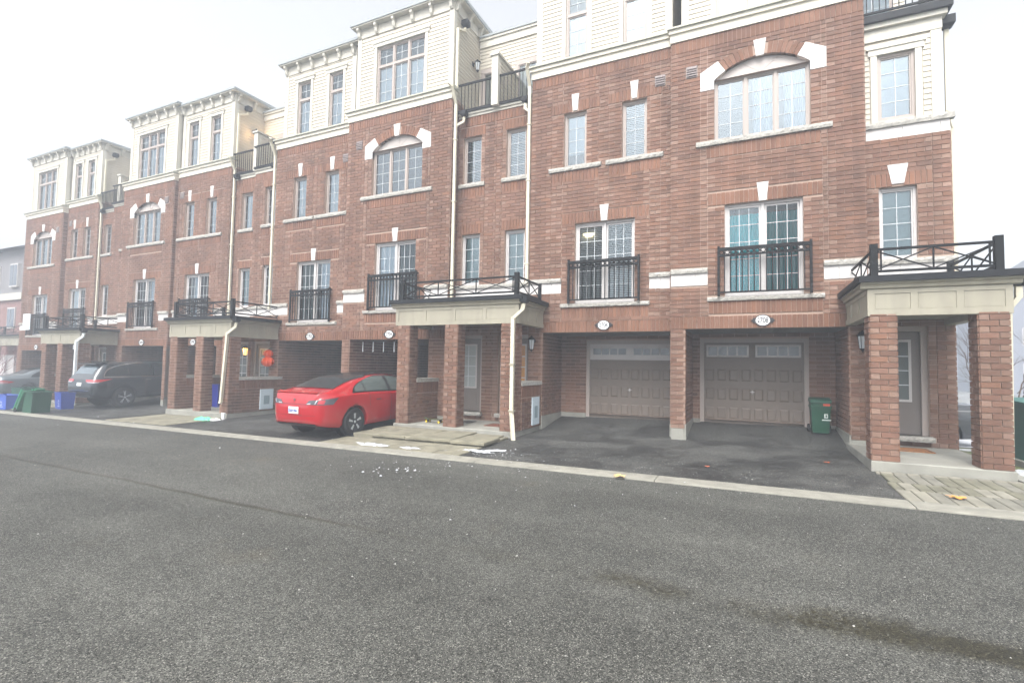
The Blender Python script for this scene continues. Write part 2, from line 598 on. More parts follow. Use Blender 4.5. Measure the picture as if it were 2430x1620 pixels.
# kerb: flush concrete strip in cast lengths, tight joints
KERB = bpy.data.objects.new('kerb', None)
COL.objects.link(KERB)
KERB['kind'] = 'structure'
rk = random.Random(3)
x = -70.0
cuts = [-70]
while cuts[-1] < 11: cuts.append(cuts[-1] + 3.05)
off = 1.82 - min(cuts, key=lambda v: abs(v - 1.82))
cuts = [c + off for c in cuts]
for a, b in zip(cuts, cuts[1:]):
    mb = MB()
    n = 6
    g = 0.006
    P = []
    for i in range(n + 1):
        xx = a + g + (b - a - 2 * g) * i / n
        yf = curb_front(xx)
        z = gz(xx, yf + 0.2)
        P.append([(xx, yf, z - 0.15), (xx, yf + 0.004, z + 0.012), (xx, yf + 0.03, z + 0.022), (xx, yf + 0.37, z + 0.026), (xx, yf + 0.396, z + 0.016), (xx, yf + 0.40, z - 0.15)])
    for i in range(n):
        for j in range(5):
            mb.poly((P[i][j], P[i + 1][j], P[i + 1][j + 1], P[i][j + 1]))
    mb.poly(P[0]); mb.poly(P[n][::-1])
    o = mb.build('kerb_length', KERBC)
    o.parent = KERB
# paved walk in front of the right-hand porch
WALK = bpy.data.objects.new('walkway', None)
COL.objects.link(WALK)
WALK['kind'] = 'structure'
tones = [mat('paver_tone_pale', s2l((130, 127, 115)), 0.9, noise=0.22, nscale=4, bump=0.35, bscale=110), mat('paver_tone_mid', s2l((115, 113, 103)), 0.9, noise=0.22, nscale=4, bump=0.35, bscale=110),
         mat('paver_tone_green', s2l((109, 107, 92)), 0.9, noise=0.25, nscale=4, bump=0.35, bscale=110)]
def paver(x0, x1, y0, y1, top, mt, parent, th=0.07, name='paver', tilt=0.0):
    mb = MB()
    c = 0.008
    B_ = [(x0, y0), (x1, y0), (x1, y1), (x0, y1)]
    T = [(x0 + c, y0 + c), (x1 - c, y0 + c), (x1 - c, y1 - c), (x0 + c, y1 - c)]
    zt = lambda q: top(q[0], q[1]) + tilt * (q[0] - x0)
    lo = [(p[0], p[1], zt(p) - th) for p in B_]
    mi = [(p[0], p[1], zt(p) - c) for p in B_]
    hi = [(p[0], p[1], zt(p)) for p in T]
    mb.poly(hi)
    for i in range(4):
        j = (i + 1) % 4
        mb.poly((lo[i], lo[j], mi[j], mi[i])); mb.poly((mi[i], mi[j], hi[j], hi[i]))
    o = mb.build(name, mt)
    o.parent = parent
    return o
y = curb_front(2.5) + 0.41
row = 0
wtop = lambda a, b: gz(a, b) + 0.022 + 0.0
while y < 9.72:
    d = 0.62 if row % 3 != 1 else 0.46
    y1 = min(y + d, 9.74)
    xx = 1.83 - (rk.uniform(0.05, 0.3) if row else 0)
    while xx < 6.2:
        w = 0.168
        a = max(xx, 1.83)
        if xx + w - a > 0.05:
            paver(a, xx + w - 0.011, y, y1 - 0.016, wtop, tones[(row * 2 + int(rk.random() * 1.6)) % 3], WALK, tilt=rk.uniform(-0.004, 0.004))
        xx += w
    y = y1
    row += 1
MB().box(1.81, 6.2, 7.9, 9.75, -0.3, -0.062).build('bedding', mat('joint_sand', (0.07, 0.068, 0.06), 0.95)).parent = WALK
# stepping slabs in front of the middle porch (two courses), and the flat slabs below them
STEP = bpy.data.objects.new('slab_path', None)
COL.objects.link(STEP)
STEP['kind'] = 'structure'
for (a, b, c, d, h) in ((-8.30, -7.62, 9.72, 10.34, 0.115), (-7.61, -6.52, 9.72, 10.32, 0.11), (-6.51, -5.72, 9.74, 10.33, 0.105), (-7.75, -6.83, 9.06, 9.70, 0.12), (-6.81, -5.64, 9.05, 9.71, 0.115), (-5.62, -4.82, 9.02, 9.73, 0.11), (-5.70, -5.0, 9.75, 10.3, 0.075), (-8.32, -7.77, 9.1, 9.70, 0.10)):
    paver(a, b, c, d, lambda p, q: gz(p, q) + h, SLABM, STEP, 0.06, 'slab', rk.uniform(-0.006, 0.006))
xx = -8.4
while xx < -5.0:
    for (c, d) in ((8.12, 8.56), (8.57, 9.02)):
        paver(xx, xx + 0.58, c, d, lambda p, q: gz(p, q) + 0.022, SLABM, STEP, 0.05, 'slab')
    xx += 0.59
xx = -8.3
while xx < -4.9:
    paver(xx, xx + 0.56, 9.1, 10.3, lambda p, q: gz(p, q) + 0.045, SLABM, STEP, 0.05, 'slab')
    xx += 0.57
# flat slabs in front of the porch further left
PATH = bpy.data.objects.new('paved_path', None)
COL.objects.link(PATH)
PATH['kind'] = 'structure'
xx = -17.4
while xx < -14.6:
    yy = 8.5
    while yy < 10.1:
        paver(xx, xx + 0.58, yy, yy + 0.6, lambda p, q: gz(p, q) + 0.02, SLABM, PATH, 0.05, 'slab')
        yy += 0.61
    xx += 0.59
xx = -26.9
while xx < -24.4:
    yy = 8.9
    while yy < 10.6:
        paver(xx, xx + 0.58, yy, yy + 0.6, lambda p, q: gz(p, q) + 0.02, SLABM, PATH, 0.05, 'slab')
        yy += 0.61
    xx += 0.59
# ------------------------------------------------------------------ brickwork
CH, BL, JT, PR = 0.0925, 0.283, 0.0125, 0.020
PAL = [s2l(c) for c in ((151, 115, 97), (147, 110, 93), (155, 118, 101), (144, 108, 92), (149, 113, 95), (139, 107, 92), (152, 113, 93), (145, 111, 95), (150, 115, 98))]
PALH = [s2l(c) for c in ((168, 137, 120), (165, 133, 116), (170, 138, 122), (160, 128, 111))]
PALS = [s2l(c) for c in ((153, 112, 92), (150, 109, 89), (156, 116, 96), (147, 107, 89), (154, 111, 89))]
rng = random.Random(11)
def tone(p):
    c = rng.choice(p)
    k = rng.uniform(0.89, 1.11) * 0.60
    return tuple(v * k for v in c)

class Brickwork:
    """bricks of one thing, laid on planes: axis f faces -y, r faces +x, l faces -x"""
    def __init__(s, limit=300, minpx=9.0):
        s.b, s.limit, s.minpx, s.extra = [], limit, minpx, MB()
    def one(s, ax, pl, a0, a1, z0, z1, col):
        if a1 - a0 > 0.012 and z1 - z0 > 0.012:
            s.b.append((ax, pl + rng.uniform(-0.0015, 0.0015), a0, a1, z0, z1, col))
    def fill(s, ax, pl, a0, a1, z0, z1, holes=(), splits=(), zb=None, quoin=True, inner=None):
        """running bond; holes: (a0,a1,z0,z1) or f(zmid)->(a0,a1)|None; splits: joints that run straight up"""
        zb = z0 if zb is None else zb
        k = math.ceil((z0 - zb) / CH - 0.3)
        while True:
            c0, c1 = zb + k * CH, zb + (k + 1) * CH
            if c0 > z1 - 0.03: break
            lo, hi = max(c0, z0), min(c1, z1)
            k += 1
            if hi - lo < 0.03: continue
            zm = (lo + hi) / 2
            cuts = []
            for h in holes:
                if callable(h):
                    q = h(zm)
                    if q: cuts.append(q)
                elif min(h[3], hi) - max(h[2], lo) > (hi - lo) * 0.45:
                    cuts.append((h[0], h[1]))
            iv = [(a0, a1)]
            for c in cuts:
                nx = []
                for p, q in iv:
                    if c[1] <= p or c[0] >= q: nx.append((p, q)); continue
                    if c[0] - p > 0.02: nx.append((p, c[0]))
                    if q - c[1] > 0.02: nx.append((c[1], q))
                iv = nx
            for sp in splits:
                nx = []
                for p, q in iv:
                    if p + 0.03 < sp < q - 0.03: nx += [(p, sp), (sp, q)]
                    else: nx.append((p, q))
                iv = nx
            for p, q in iv:
                par = k % 2
                x = p
                first = True
                while x < q - 0.012:
                    L = BL if not (first and par) else BL / 2
                    if not first and q - (x + L) < BL * 0.3 and q - x < BL * 1.3:
                        L = q - x
                    e = min(x + L, q)
                    hd = (e - x) < BL * 0.62
                    pal = PALH if (hd and quoin and rng.random() < 0.75) else PAL
                    s.one(ax, pl, x + JT / 2, e - JT / 2, lo + JT / 2, hi - JT / 2, tone(pal))
                    x = e
                    first = False
    def soldier(s, ax, pl, a0, a1, z0, z1, skip=None):
        n = max(1, round((a1 - a0) / CH))
        w = (a1 - a0) / n
        for i in range(n):
            p, q = a0 + i * w, a0 + (i + 1) * w
            if skip and not (q <= skip[0] + 0.03 or p >= skip[1] - 0.03): continue
            s.one(ax, pl, p + JT / 2, q - JT / 2, z0 + JT / 2, z1 - JT / 2, tone(PALS))
    def ring(s, pl, cx, cz, r0, r1, t0, t1, skip=()):
        """arch of soldiers on an f plane, angles from vertical"""
        n = round((t1 - t0) * (r0 + r1) / 2 / CH)
        for i in range(n):
            a = t0 + (t1 - t0) * i / n
            b = t0 + (t1 - t0) * (i + 1) / n
            if any(p < (a + b) / 2 < q for p, q in skip): continue
            g = JT / 2 / r0
            P = [(cx + r * math.sin(t), cz + r * math.cos(t)) for r, t in ((r0, a + g), (r0, b - g), (r1, b - g), (r1, a + g))]
            s.extra.prism([(x, pl, z) for x, z in reversed(P)], (0, -PR, 0), tone(PALS))
    def finish(s, root, wall):
        ex = []
        for b in s.b:
            ax, pl, a0, a1, z0, z1, c = b
            if ax == 'f': ctr = Vector(((a0 + a1) / 2, pl, (z0 + z1) / 2)); nrm = Vector((0, -1, 0))
            else: ctr = Vector((pl, (a0 + a1) / 2, (z0 + z1) / 2)); nrm = Vector((1 if ax == 'r' else -1, 0, 0))
            d = EYE - ctr
            dist = d.length
            face = max(0, nrm.dot(d) / dist)
            ex.append(((a1 - a0) * (z1 - z0) * face / dist ** 2, max((a1 - a0) * (face if ax == 'f' else face), z1 - z0) * 1187 / dist, b))
        ex.sort(key=lambda e: -e[0])
        o = root.location
        mb = MB()
        n = 0
        for area, px, (ax, pl, a0, a1, z0, z1, c) in ex:
            if n < s.limit and px >= s.minpx and area > 0:
                n += 1
                if ax == 'f': loc, sc = (a0, pl - PR, z0), (a1 - a0, PR, z1 - z0)
                elif ax == 'r': loc, sc = (pl, a0, z0), (PR, a1 - a0, z1 - z0)
                else: loc, sc = (pl - PR, a0, z0), (PR, a1 - a0, z1 - z0)
                obj_of(UNIT_BRICK, 'brick', wall, Vector(loc) - o, sc, color=c)
            else:
                if ax == 'f': mb.box(a0, a1, pl - PR, pl, z0, z1, c, skip='k')
                elif ax == 'r': mb.box(pl, pl + PR, a0, a1, z0, z1, c, skip='l')
                else: mb.box(pl - PR, pl, a0, a1, z0, z1, c, skip='r')
        k = len(mb.v)
        mb.v += s.extra.v
        mb.f += [tuple(i + k for i in f) for f in s.extra.f]
        mb.c += s.extra.c
        mb.m += s.extra.m
        if mb.f:
            mb.build('brickwork', BRICK_ATTR, root, wall, kind='stuff')

def sheet(mb, ax, pl, a0, a1, z0, z1, openings=(), depth=0.25):
    """mortar face with openings (a0,a1,z0,z1) and their reveals (depth goes into the building)"""
    A = sorted({a0, a1, *[min(max(v, a0), a1) for o in openings for v in o[:2]]})
    Z = sorted({z0, z1, *[min(max(v, z0), z1) for o in openings for v in o[2:]]})
    def P(a, z, d=0.0):
        return (a, pl + d, z) if ax == 'f' else ((pl - d, a, z) if ax == 'r' else (pl + d, a, z))
    rev = (ax == 'l')
    def q(*pts):
        mb.poly(pts[::-1] if rev else pts)
    for i in range(len(A) - 1):
        for j in range(len(Z) - 1):
            am, zm = (A[i] + A[i + 1]) / 2, (Z[j] + Z[j + 1]) / 2
            if any(o[0] < am < o[1] and o[2] < zm < o[3] for o in openings): continue
            q(P(A[i], Z[j]), P(A[i + 1], Z[j]), P(A[i + 1], Z[j + 1]), P(A[i], Z[j + 1]))
    def inside(a, z):
        return any(o[0] + 1e-5 < a < o[1] - 1e-5 and o[2] + 1e-5 < z < o[3] - 1e-5 for o in openings)
    for o in openings:
        for (p, z_a, r, z_b, ta, tz) in ((o[0], o[2], o[0], o[3], -1e-3, 0), (o[1], o[2], o[1], o[3], 1e-3, 0), (o[0], o[2], o[1], o[2], 0, -1e-3), (o[0], o[3], o[1], o[3], 0, 1e-3)):
            if inside((p + r) / 2 + ta, (z_a + z_b) / 2 + tz): continue
            mb.poly((P(p, z_a), P(p, z_a, depth), P(r, z_b, depth), P(r, z_b)))

# ------------------------------------------------------------------ windows, doors, rails
FD = 0.30   # thickness of a facade
def window(root, cx, w, z0, z1, y, sections=1, cols=2, rows=4, transom=None, fill='blind', fmat=None, inset=0.08, sill=None, door=None, name='window', depth=FD, fills=None):
    """y: face of the wall; returns the frame (a part). sill: (x0,x1,z0,z1)"""
    fmat = fmat or FRAME
    x0, x1 = cx - w / 2, cx + w / 2
    ya, yb = y + inset, y + inset + 0.07
    fw = 0.05
    mb = MB()
    mb.box(x0, x0 + fw, ya, yb, z0, z1); mb.box(x1 - fw, x1, ya, yb, z0, z1)
    mb.box(x0 + fw, x1 - fw, ya, yb, z0, z0 + fw); mb.box(x0 + fw, x1 - fw, ya, yb, z1 - fw, z1)
    sw = (w - 2 * fw) / sections
    cells = []
    for i in range(sections):
        a, b = x0 + fw + i * sw, x0 + fw + (i + 1) * sw
        if i: mb.box(a - 0.03, a + 0.03, ya - 0.005, yb, z0 + fw, z1 - fw)
        if transom:
            if i == 0: mb.box(x0 + fw, x1 - fw, ya - 0.004, yb - 0.002, transom - 0.035, transom + 0.035)
            cells += [(a, b, z0 + fw, transom - 0.035, i, 0), (a, b, transom + 0.035, z1 - fw, i, 1)]
        else:
            cells.append((a, b, z0 + fw, z1 - fw, i, 0))
    # sashes: a second, thinner frame inside each opening
    for a, b, c, d, i, t in cells:
        s_ = 0.028 if not door else 0.045
        aa, bb = a + (0.031 if i else 0), b - (0.031 if i < sections - 1 else 0)
        y2 = ya + 0.02 + (0.02 if door and i else 0)
        mb.box(aa, aa + s_, y2, yb - 0.01, c, d); mb.box(bb - s_, bb, y2, yb - 0.01, c, d)
        mb.box(aa + s_, bb - s_, y2, yb - 0.01, c, c + s_); mb.box(aa + s_, bb - s_, y2, yb - 0.01, d - s_, d)
    fr = mb.build(name, fmat, root)
    mu = MB()
    for a, b, c, d, i, t in cells:
        s_ = 0.028 if not door else 0.045
        aa, bb = a + (0.031 if i else 0) + s_, b - (0.031 if i < sections - 1 else 0) - s_
        c2, d2 = c + s_, d - s_
        g = MB()
        scr = door and i == door.get('screen', -1)
        yg = yb - 0.03
        g.poly(((aa, yg, c2), (bb, yg, c2), (bb, yg, d2), (aa, yg, d2)))
        g.build('pane', SCREEN if scr else (GLASSUP if z0 > 6 and name == 'window' and not t else GLASS), root, fr)
        nc, nr = (cols, rows)
        if transom: nr = 2 if t else rows
        ym = yg - 0.013
        for k in range(1, nc):
            xx = aa + (bb - aa) * k / nc
            mu.box(xx - 0.0055, xx + 0.0055, ym, ym + 0.01, c2, d2)
        for k in range(1, nr):
            zz = c2 + (d2 - c2) * k / nr
            mu.box(aa, bb, ym + 0.001, ym + 0.009, zz - 0.0055, zz + 0.0055)
        f_ = fills[i] if fills else fill
        if t == 1: f_ = 'none'
        yc = min(y + depth - 0.06, yb + 0.03)
        e = MB()
        if f_ == 'blind':
            zz = c2 + 0.02
            while zz < d2 - 0.01:
                e.prism([(aa + 0.01, yc - 0.02, zz), (aa + 0.01, yc + 0.012, zz + 0.026), (aa + 0.01, yc + 0.014, zz + 0.024), (aa + 0.01, yc - 0.018, zz - 0.002)], (bb - aa - 0.02, 0, 0))
                zz += 0.045
            e.build('blind', BLIND, root, fr, kind='stuff')
        elif f_ in ('white', 'grey', 'half', 'orange'):
            lo = c2 if f_ != 'half' else c2 + (d2 - c2) * 0.22
            e.poly(((aa, yc, lo), (bb, yc, lo), (bb, yc, d2), (aa, yc, d2)))
            e.build('roller_blind', {'grey': GREYCURT, 'orange': ORANGECURT}.get(f_, BLIND), root, fr)
        elif f_ in ('teal', 'sheer', 'vertical'):
            n = 26
            amp = 0.018
            top = d2 - (0.12 if f_ == 'teal' else 0.0)
            aa2, bb2 = (aa, bb) if f_ != 'sheer' else (aa + (bb - aa) * (0.45 if i == 0 else 0.2), bb)
            pr = [(aa2 + (bb2 - aa2) * k / n, yc + amp * math.sin(k * (1.9 if f_ != 'vertical' else 3.14159 / 1.0 * 0.5)) ) for k in range(n + 1)]
            for k in range(n):
                e.poly(((pr[k][0], pr[k][1], c2), (pr[k + 1][0], pr[k + 1][1], c2), (pr[k + 1][0], pr[k + 1][1], top), (pr[k][0], pr[k][1], top)))
            e.build('curtain', {'teal': TEAL, 'sheer': SHEER, 'vertical': SHEER}[f_], root, fr, smooth=(f_ != 'vertical'))
    if mu.f:
        mu.build('muntin', MUNTIN, root, fr)
    if sill:
        rough_slab(root, fr, sill[0], sill[1], y - 0.07, y + inset, sill[2], sill[3], 'sill')
    return fr

def rough_slab(root, part, x0, x1, y0, y1, z0, z1, name):
    """stone sill or cap with a rock-faced front edge"""
    mb = MB()
    n = max(2, int((x1 - x0) / 0.06))
    r = random.Random(int(x0 * 100) + int(z0 * 100))
    row = []
    for i in range(n + 1):
        x = x0 + (x1 - x0) * i / n
        row.append([(x, y0 + r.uniform(0, 0.012), z0 + r.uniform(0, 0.006)), (x, y0 + r.uniform(-0.014, 0.006), (z0 + z1) / 2 + r.uniform(-0.012, 0.012)), (x, y0 + r.uniform(0.004, 0.016), z1)])
    for i in range(n):
        for j in range(2):
            mb.poly((row[i][j], row[i + 1][j], row[i + 1][j + 1], row[i][j + 1]))
        mb.poly((row[i][2], row[i + 1][2], (row[i + 1][2][0], y1, z1), (row[i][2][0], y1, z1)))
        mb.poly(((row[i][0][0], y1, z0), (row[i + 1][0][0], y1, z0), row[i + 1][0], row[i][0]))
    for i in (0, n):
        mb.poly((row[i][0], row[i][1], row[i][2], (row[i][2][0], y1, z1), (row[i][0][0], y1, z0)))
    return mb.build(name, CAPSTONE, root, part)

def keystone(root, cx, y, z0, z1, w0, w1):
    mb = MB()
    mb.prism([(cx - w0 / 2, y - 0.03, z0), (cx + w0 / 2, y - 0.03, z0), (cx + w1 / 2, y - 0.03, z1), (cx - w1 / 2, y - 0.03, z1)][::-1], (0, 0.05, 0))
    mb.build('keystone', STONE, root)

def belt(root, x0, x1, y, z0, z1, zc, joints=(), capx=(0.0, 0.0)):
    xs = [x0] + [j for j in joints if x0 < j < x1] + [x1]
    for a, b in zip(xs, xs[1:]):
        MB().box(a + 0.003, b - 0.003, y - 0.02, y + 0.05, z0, z1).build('band_stone', STONE, root)
    rough_slab(root, None, x0 - capx[0], x1 + capx[1], y - 0.07, y + 0.05, z1, zc, 'band_cap')

def juliet(root, cx, hw, y, z0, z1, fine=True):
    yc = y - 0.12
    mb = MB()
    mb.box(cx - hw + 0.02, cx + hw - 0.02, yc - 0.022, yc + 0.022, z1 - 0.11, z1 - 0.04)
    mb.box(cx - hw + 0.02, cx + hw - 0.02, yc - 0.012, yc + 0.012, z1 - 0.235, z1 - 0.195)
    mb.box(cx - hw + 0.02, cx + hw - 0.02, yc - 0.012, yc + 0.012, z0 + 0.065, z0 + 0.10)
    for s in (-1, 1):
        for z in (z0 + 0.085, z1 - 0.07):
            mb.box(cx + s * hw - 0.012, cx + s * hw + 0.012, yc + 0.02, y, z - 0.02, z + 0.02)
    rl = mb.build('balcony_railing', BLACKMETAL, root)
    o = root.location
    n = max(6, round(2 * hw / 0.115))
    for s in (-1, 1):
        obj_of(UNIT_BAR, 'post', rl, Vector((cx + s * hw - 0.024, yc - 0.024, z0)) - o, (0.048, 0.048, z1 - z0))
    bal = MB()
    for i in range(1, n):
        x = cx - hw + 2 * hw * i / n
        if fine: obj_of(UNIT_BAR, 'baluster', rl, Vector((x - 0.010, yc - 0.010, z0 + 0.10)) - o, (0.02, 0.02, z1 - z0 - 0.20))
        else: bal.box(x - 0.007, x + 0.007, yc - 0.007, yc + 0.007, z0 + 0.1, z1 - 0.1)
    if bal.f: bal.build('balusters', BLACKMETAL, root, rl, kind='stuff')
    rg = MB()
    for i in range(n):
        x = cx - hw + 2 * hw * (i + 0.5) / n
        c = [(x + 0.042 * math.cos(t * math.pi / 5), yc, z1 - 0.148 + 0.042 * math.sin(t * math.pi / 5)) for t in range(11)]
        rg.tube(c, 0.010, 4, cap=False)
    rg.build('ring_frieze', BLACKMETAL, root, rl, kind='stuff')

def garage_door(root, x0, x1, z0, z1, y, style, fine):
    mb = MB()
    f = 0.09
    for a, b, c, d in ((x0 - f, x0, z0, z1 + f), (x1, x1 + f, z0, z1 + f), (x0, x1, z1, z1 + f)):
        mb.box(a, b, y - 0.05, y + 0.02, c, d)
    sur = mb
    db = MB().box(x0, x1, y + 0.015, y + 0.06, z0 + 0.012, z1)
    db.box(x0, x1, y - 0.01, y + 0.05, z0, z0 + 0.012)
    dr = db.build('garage_door', GARAGE, root)
    sur.build('door_surround', FRAME, root, dr)
    if not fine: return
    n = 8
    rows = ((0.05, 0.42), (0.51, 0.88), (0.97, 1.34))
    cw = (x1 - x0) / n
    for r0_, r1_ in rows:
        k = (z1 - z0) / 1.95
        for i in range(n):
            a, b = x0 + i * cw + 0.035, x0 + (i + 1) * cw - 0.035
            c, d = z0 + (r0_ + 0.05) * k, z0 + (r1_ - 0.04) * k
            p = MB()
            t = 0.03
            p.poly([(a, y + 0.0145, c), (b, y + 0.0145, c), (b, y + 0.0145, d), (a, y + 0.0145, d)])
            ring = [(a, c), (b, c), (b, d), (a, d)]
            inn = [(a + t, c + t), (b - t, c + t), (b - t, d - t), (a + t, d - t)]
            for q in range(4):
                w = (q + 1) % 4
                p.poly(((ring[q][0], y + 0.0135, ring[q][1]), (ring[w][0], y + 0.0135, ring[w][1]), (inn[w][0], y - 0.002, inn[w][1]), (inn[q][0], y - 0.002, inn[q][1])))
            p.poly([(u, y - 0.002, v) for u, v in inn])
            p.build('panel', GARAGE, root, dr)
        zz = z0 + (r1_ + 0.045) * k
    wz0, wz1 = z1 - 0.36, z1 - 0.06
    if style == 'band':
        MB().box(x0 + 0.001, x1 - 0.001, y - 0.004, y + 0.02, z1 - 0.43, z1 - 0.002).build('window_section', WHITEFRAME, root, dr)
        wz0, wz1 = z1 - 0.32, z1 - 0.09
    mid = (x0 + x1) / 2
    for a, b in ((x0 + 0.06, mid - 0.07), (mid + 0.07, x1 - 0.06)):
        fr = MB()
        t = 0.045
        if style != 'band':
            fr.box(a, b, y - 0.008, y + 0.02, wz0, wz0 + t); fr.box(a, b, y - 0.008, y + 0.02, wz1 - t, wz1)
            fr.box(a, a + t, y - 0.008, y + 0.02, wz0 + t, wz1 - t); fr.box(b - t, b, y - 0.008, y + 0.02, wz0 + t, wz1 - t)
        else:
            t = 0.03
            fr.box(a, b, y - 0.012, y + 0.0, wz0, wz0 + t); fr.box(a, b, y - 0.012, y + 0.0, wz1 - t, wz1)
            fr.box(a, a + t, y - 0.012, y + 0.0, wz0 + t, wz1 - t); fr.box(b - t, b, y - 0.012, y + 0.0, wz0 + t, wz1 - t)
        nn = 4
        for i in range(1, nn):
            xx = a + t + (b - a - 2 * t) * i / nn
            fr.box(xx - 0.016, xx + 0.016, y - 0.007, y + 0.0, wz0 + t, wz1 - t)
        fr.build('window_frame', WHITEFRAME, root, dr)
        for i in range(nn):
            p, q = a + t + (b - a - 2 * t) * i / nn, a + t + (b - a - 2 * t) * (i + 1) / nn
            MB().box(p, q, y - 0.006, y + 0.012, wz0 + t, wz1 - t).build('pane', GARPANE, root, dr)
    h = MB()
    hx, hz = mid + 0.0, z0 + 0.78
    h.box(hx - 0.05, hx + 0.05, y - 0.02, y + 0.015, hz - 0.008, hz + 0.008)
    h.box(hx - 0.008, hx + 0.008, y - 0.024, y + 0.015, hz - 0.04, hz + 0.04)
    h.build('handle', WHITEFRAME, root, dr)
GARPANE = mat('garage_pane', s2l((92, 98, 100)), 0.12, spec=0.8)

def front_door(root, x0, x1, z0, z1, y, fillm='grey'):
    """half-glazed steel door, frame and stone step"""
    f = 0.1
    mb = MB()
    mb.box(x0 - f, x0, y - 0.06, y + 0.05, z0, z1 + f); mb.box(x1, x1 + f, y - 0.06, y + 0.05, z0, z1 + f); mb.box(x0, x1, y - 0.06, y + 0.05, z1, z1 + f)
    db = MB().box(x0 + 0.004, x1 - 0.004, y, y + 0.045, z0 + 0.01, z1 - 0.004)
    dr = db.build('front_door', DOORC, root)
    mb.build('door_frame', FRAME, root, dr)
    a, b = x0 + 0.14, x1 - 0.14
    c, d = z0 + 0.64, z1 - 0.16
    g = MB()
    t = 0.045
    g.box(a, a + t, y - 0.015, y, c, d); g.box(b - t, b, y - 0.015, y, c, d); g.box(a + t, b - t, y - 0.015, y, c, c + t); g.box(a + t, b - t, y - 0.015, y, d - t, d)
    g.build('glazing_frame', WHITEFRAME, root, dr)
    MB().box(a + t, b - t, y - 0.003, y - 0.0005, c + t, d - t).build('pane', {'grey': mat('door_pane', s2l((98, 106, 106)), 0.08, spec=0.7), 'orange': mat('door_pane_painted_glow', s2l((186, 132, 62)), 0.2, spec=0.6), 'curtain': mat('door_pane_curtain', s2l((166, 172, 172)), 0.25, spec=0.6)}[fillm], root, dr)  # orange pane: glow of the lit room behind is put into its colour
    mu = MB()
    mx = (a + b) / 2
    mu.box(mx - 0.011, mx + 0.011, y - 0.009, y - 0.003, c + t, d - t)
    for k in range(1, 4):
        zz = c + t + (d - c - 2 * t) * k / 4
        mu.box(a + t, b - t, y - 0.008, y - 0.003, zz - 0.01, zz + 0.01)
    mu.build('muntin', MUNTIN, root, dr)
    for p, q in ((a, (a + b) / 2 - 0.03), ((a + b) / 2 + 0.03, b)):
        MB().box(p, q, y - 0.006, y + 0.001, z0 + 0.16, z0 + 0.52).build('panel', DOORC, root, dr)
    hb = MB()
    hb.lathe([(0.028, -0.02), (0.03, -0.05), (0.01, -0.065)], (x0 + 0.07, y, z0 + 1.0), 10, 'y')
    hb.build('handle', mat('brass_handle', s2l((120, 110, 90)), 0.3, 0.8), root, dr)
    rough_slab(root, dr, x0 - 0.14, x1 + 0.14, y - 0.3, y + 0.05, z0 - 0.10, z0, 'door_step')

def siding(root, part, ax, pl, a0, a1, z0, z1, holes=(), fine=True):
    EX = 0.112
    o = root.location
    k = 0
    jm = MB()
    while z0 + k * EX < z1 - 0.01:
        lo, hi = z0 + k * EX, min(z0 + (k + 1) * EX, z1)
        k += 1
        iv = [(a0, a1)]
        for h in holes:
            if min(h[3], hi) - max(h[2], lo) > 0.012:
                nx = []
                for p, q in iv:
                    if h[1] <= p or h[0] >= q: nx.append((p, q)); continue
                    if h[0] - p > 0.01: nx.append((p, h[0]))
                    if q - h[1] > 0.01: nx.append((h[1], q))
                iv = nx
        for p, q in iv:
            if fine:
                rot = {'f': 0, 'r': math.pi / 2, 'l': -math.pi / 2}[ax]
                loc = {'f': (p, pl, lo), 'r': (pl, p, lo), 'l': (pl, q, lo)}[ax]
                obj_of(UNIT_BOARD, 'siding_board', part, Vector(loc) - o, (q - p, 0.02, hi - lo), (0, 0, rot))
            else:
                T = 0.02
                if ax == 'f': jm.prism([(p, pl, lo), (p, pl - T, lo), (p, pl - T / 4, hi), (p, pl, hi)], (q - p, 0, 0))
                elif ax == 'r': jm.prism([(pl, p, lo), (pl + T, p, lo), (pl + T / 4, p, hi), (pl, p, hi)], (0, q - p, 0))
    if jm.f: jm.build('clapboards', SIDING, root, part, kind='stuff')

def downspout(root, pts, name='downspout', w=0.075, mt=None):
    mb = MB()
    P = [Vector(p) for p in pts]
    for a, b in zip(P, P[1:]):
        d = (b - a).normalized()
        mb.bar(a - d * 0.02, b + d * 0.02, w, w * 0.8)
    return mb.build(name, mt or PIPE, root)

def hopper(root, part, c, s=0.2):
    mb = MB()
    x, y, z = c
    t, b = s / 2, s / 2 * 0.8
    T = [(x - t, y - t, z + t), (x + t, y - t, z + t), (x + t, y + t, z + t), (x - t, y + t, z + t)]
    M = [(px, py, z - t * 0.5) for px, py, _ in T]
    B = [(x + (px - x) * 0.55, y + (py - y) * 0.55, z - t) for px, py, _ in T]
    mb.poly(T)
    for i in range(4):
        j = (i + 1) % 4
        mb.poly((M[i], M[j], T[j], T[i])); mb.poly((B[i], B[j], M[j], M[i]))
    mb.poly(B[::-1])
    mb.build('rain_hopper', FLASHING, root, part)
# ------------------------------------------------------------------ townhouses
HOUSES = {}
def sub(holes, *h):
    holes += list(h)

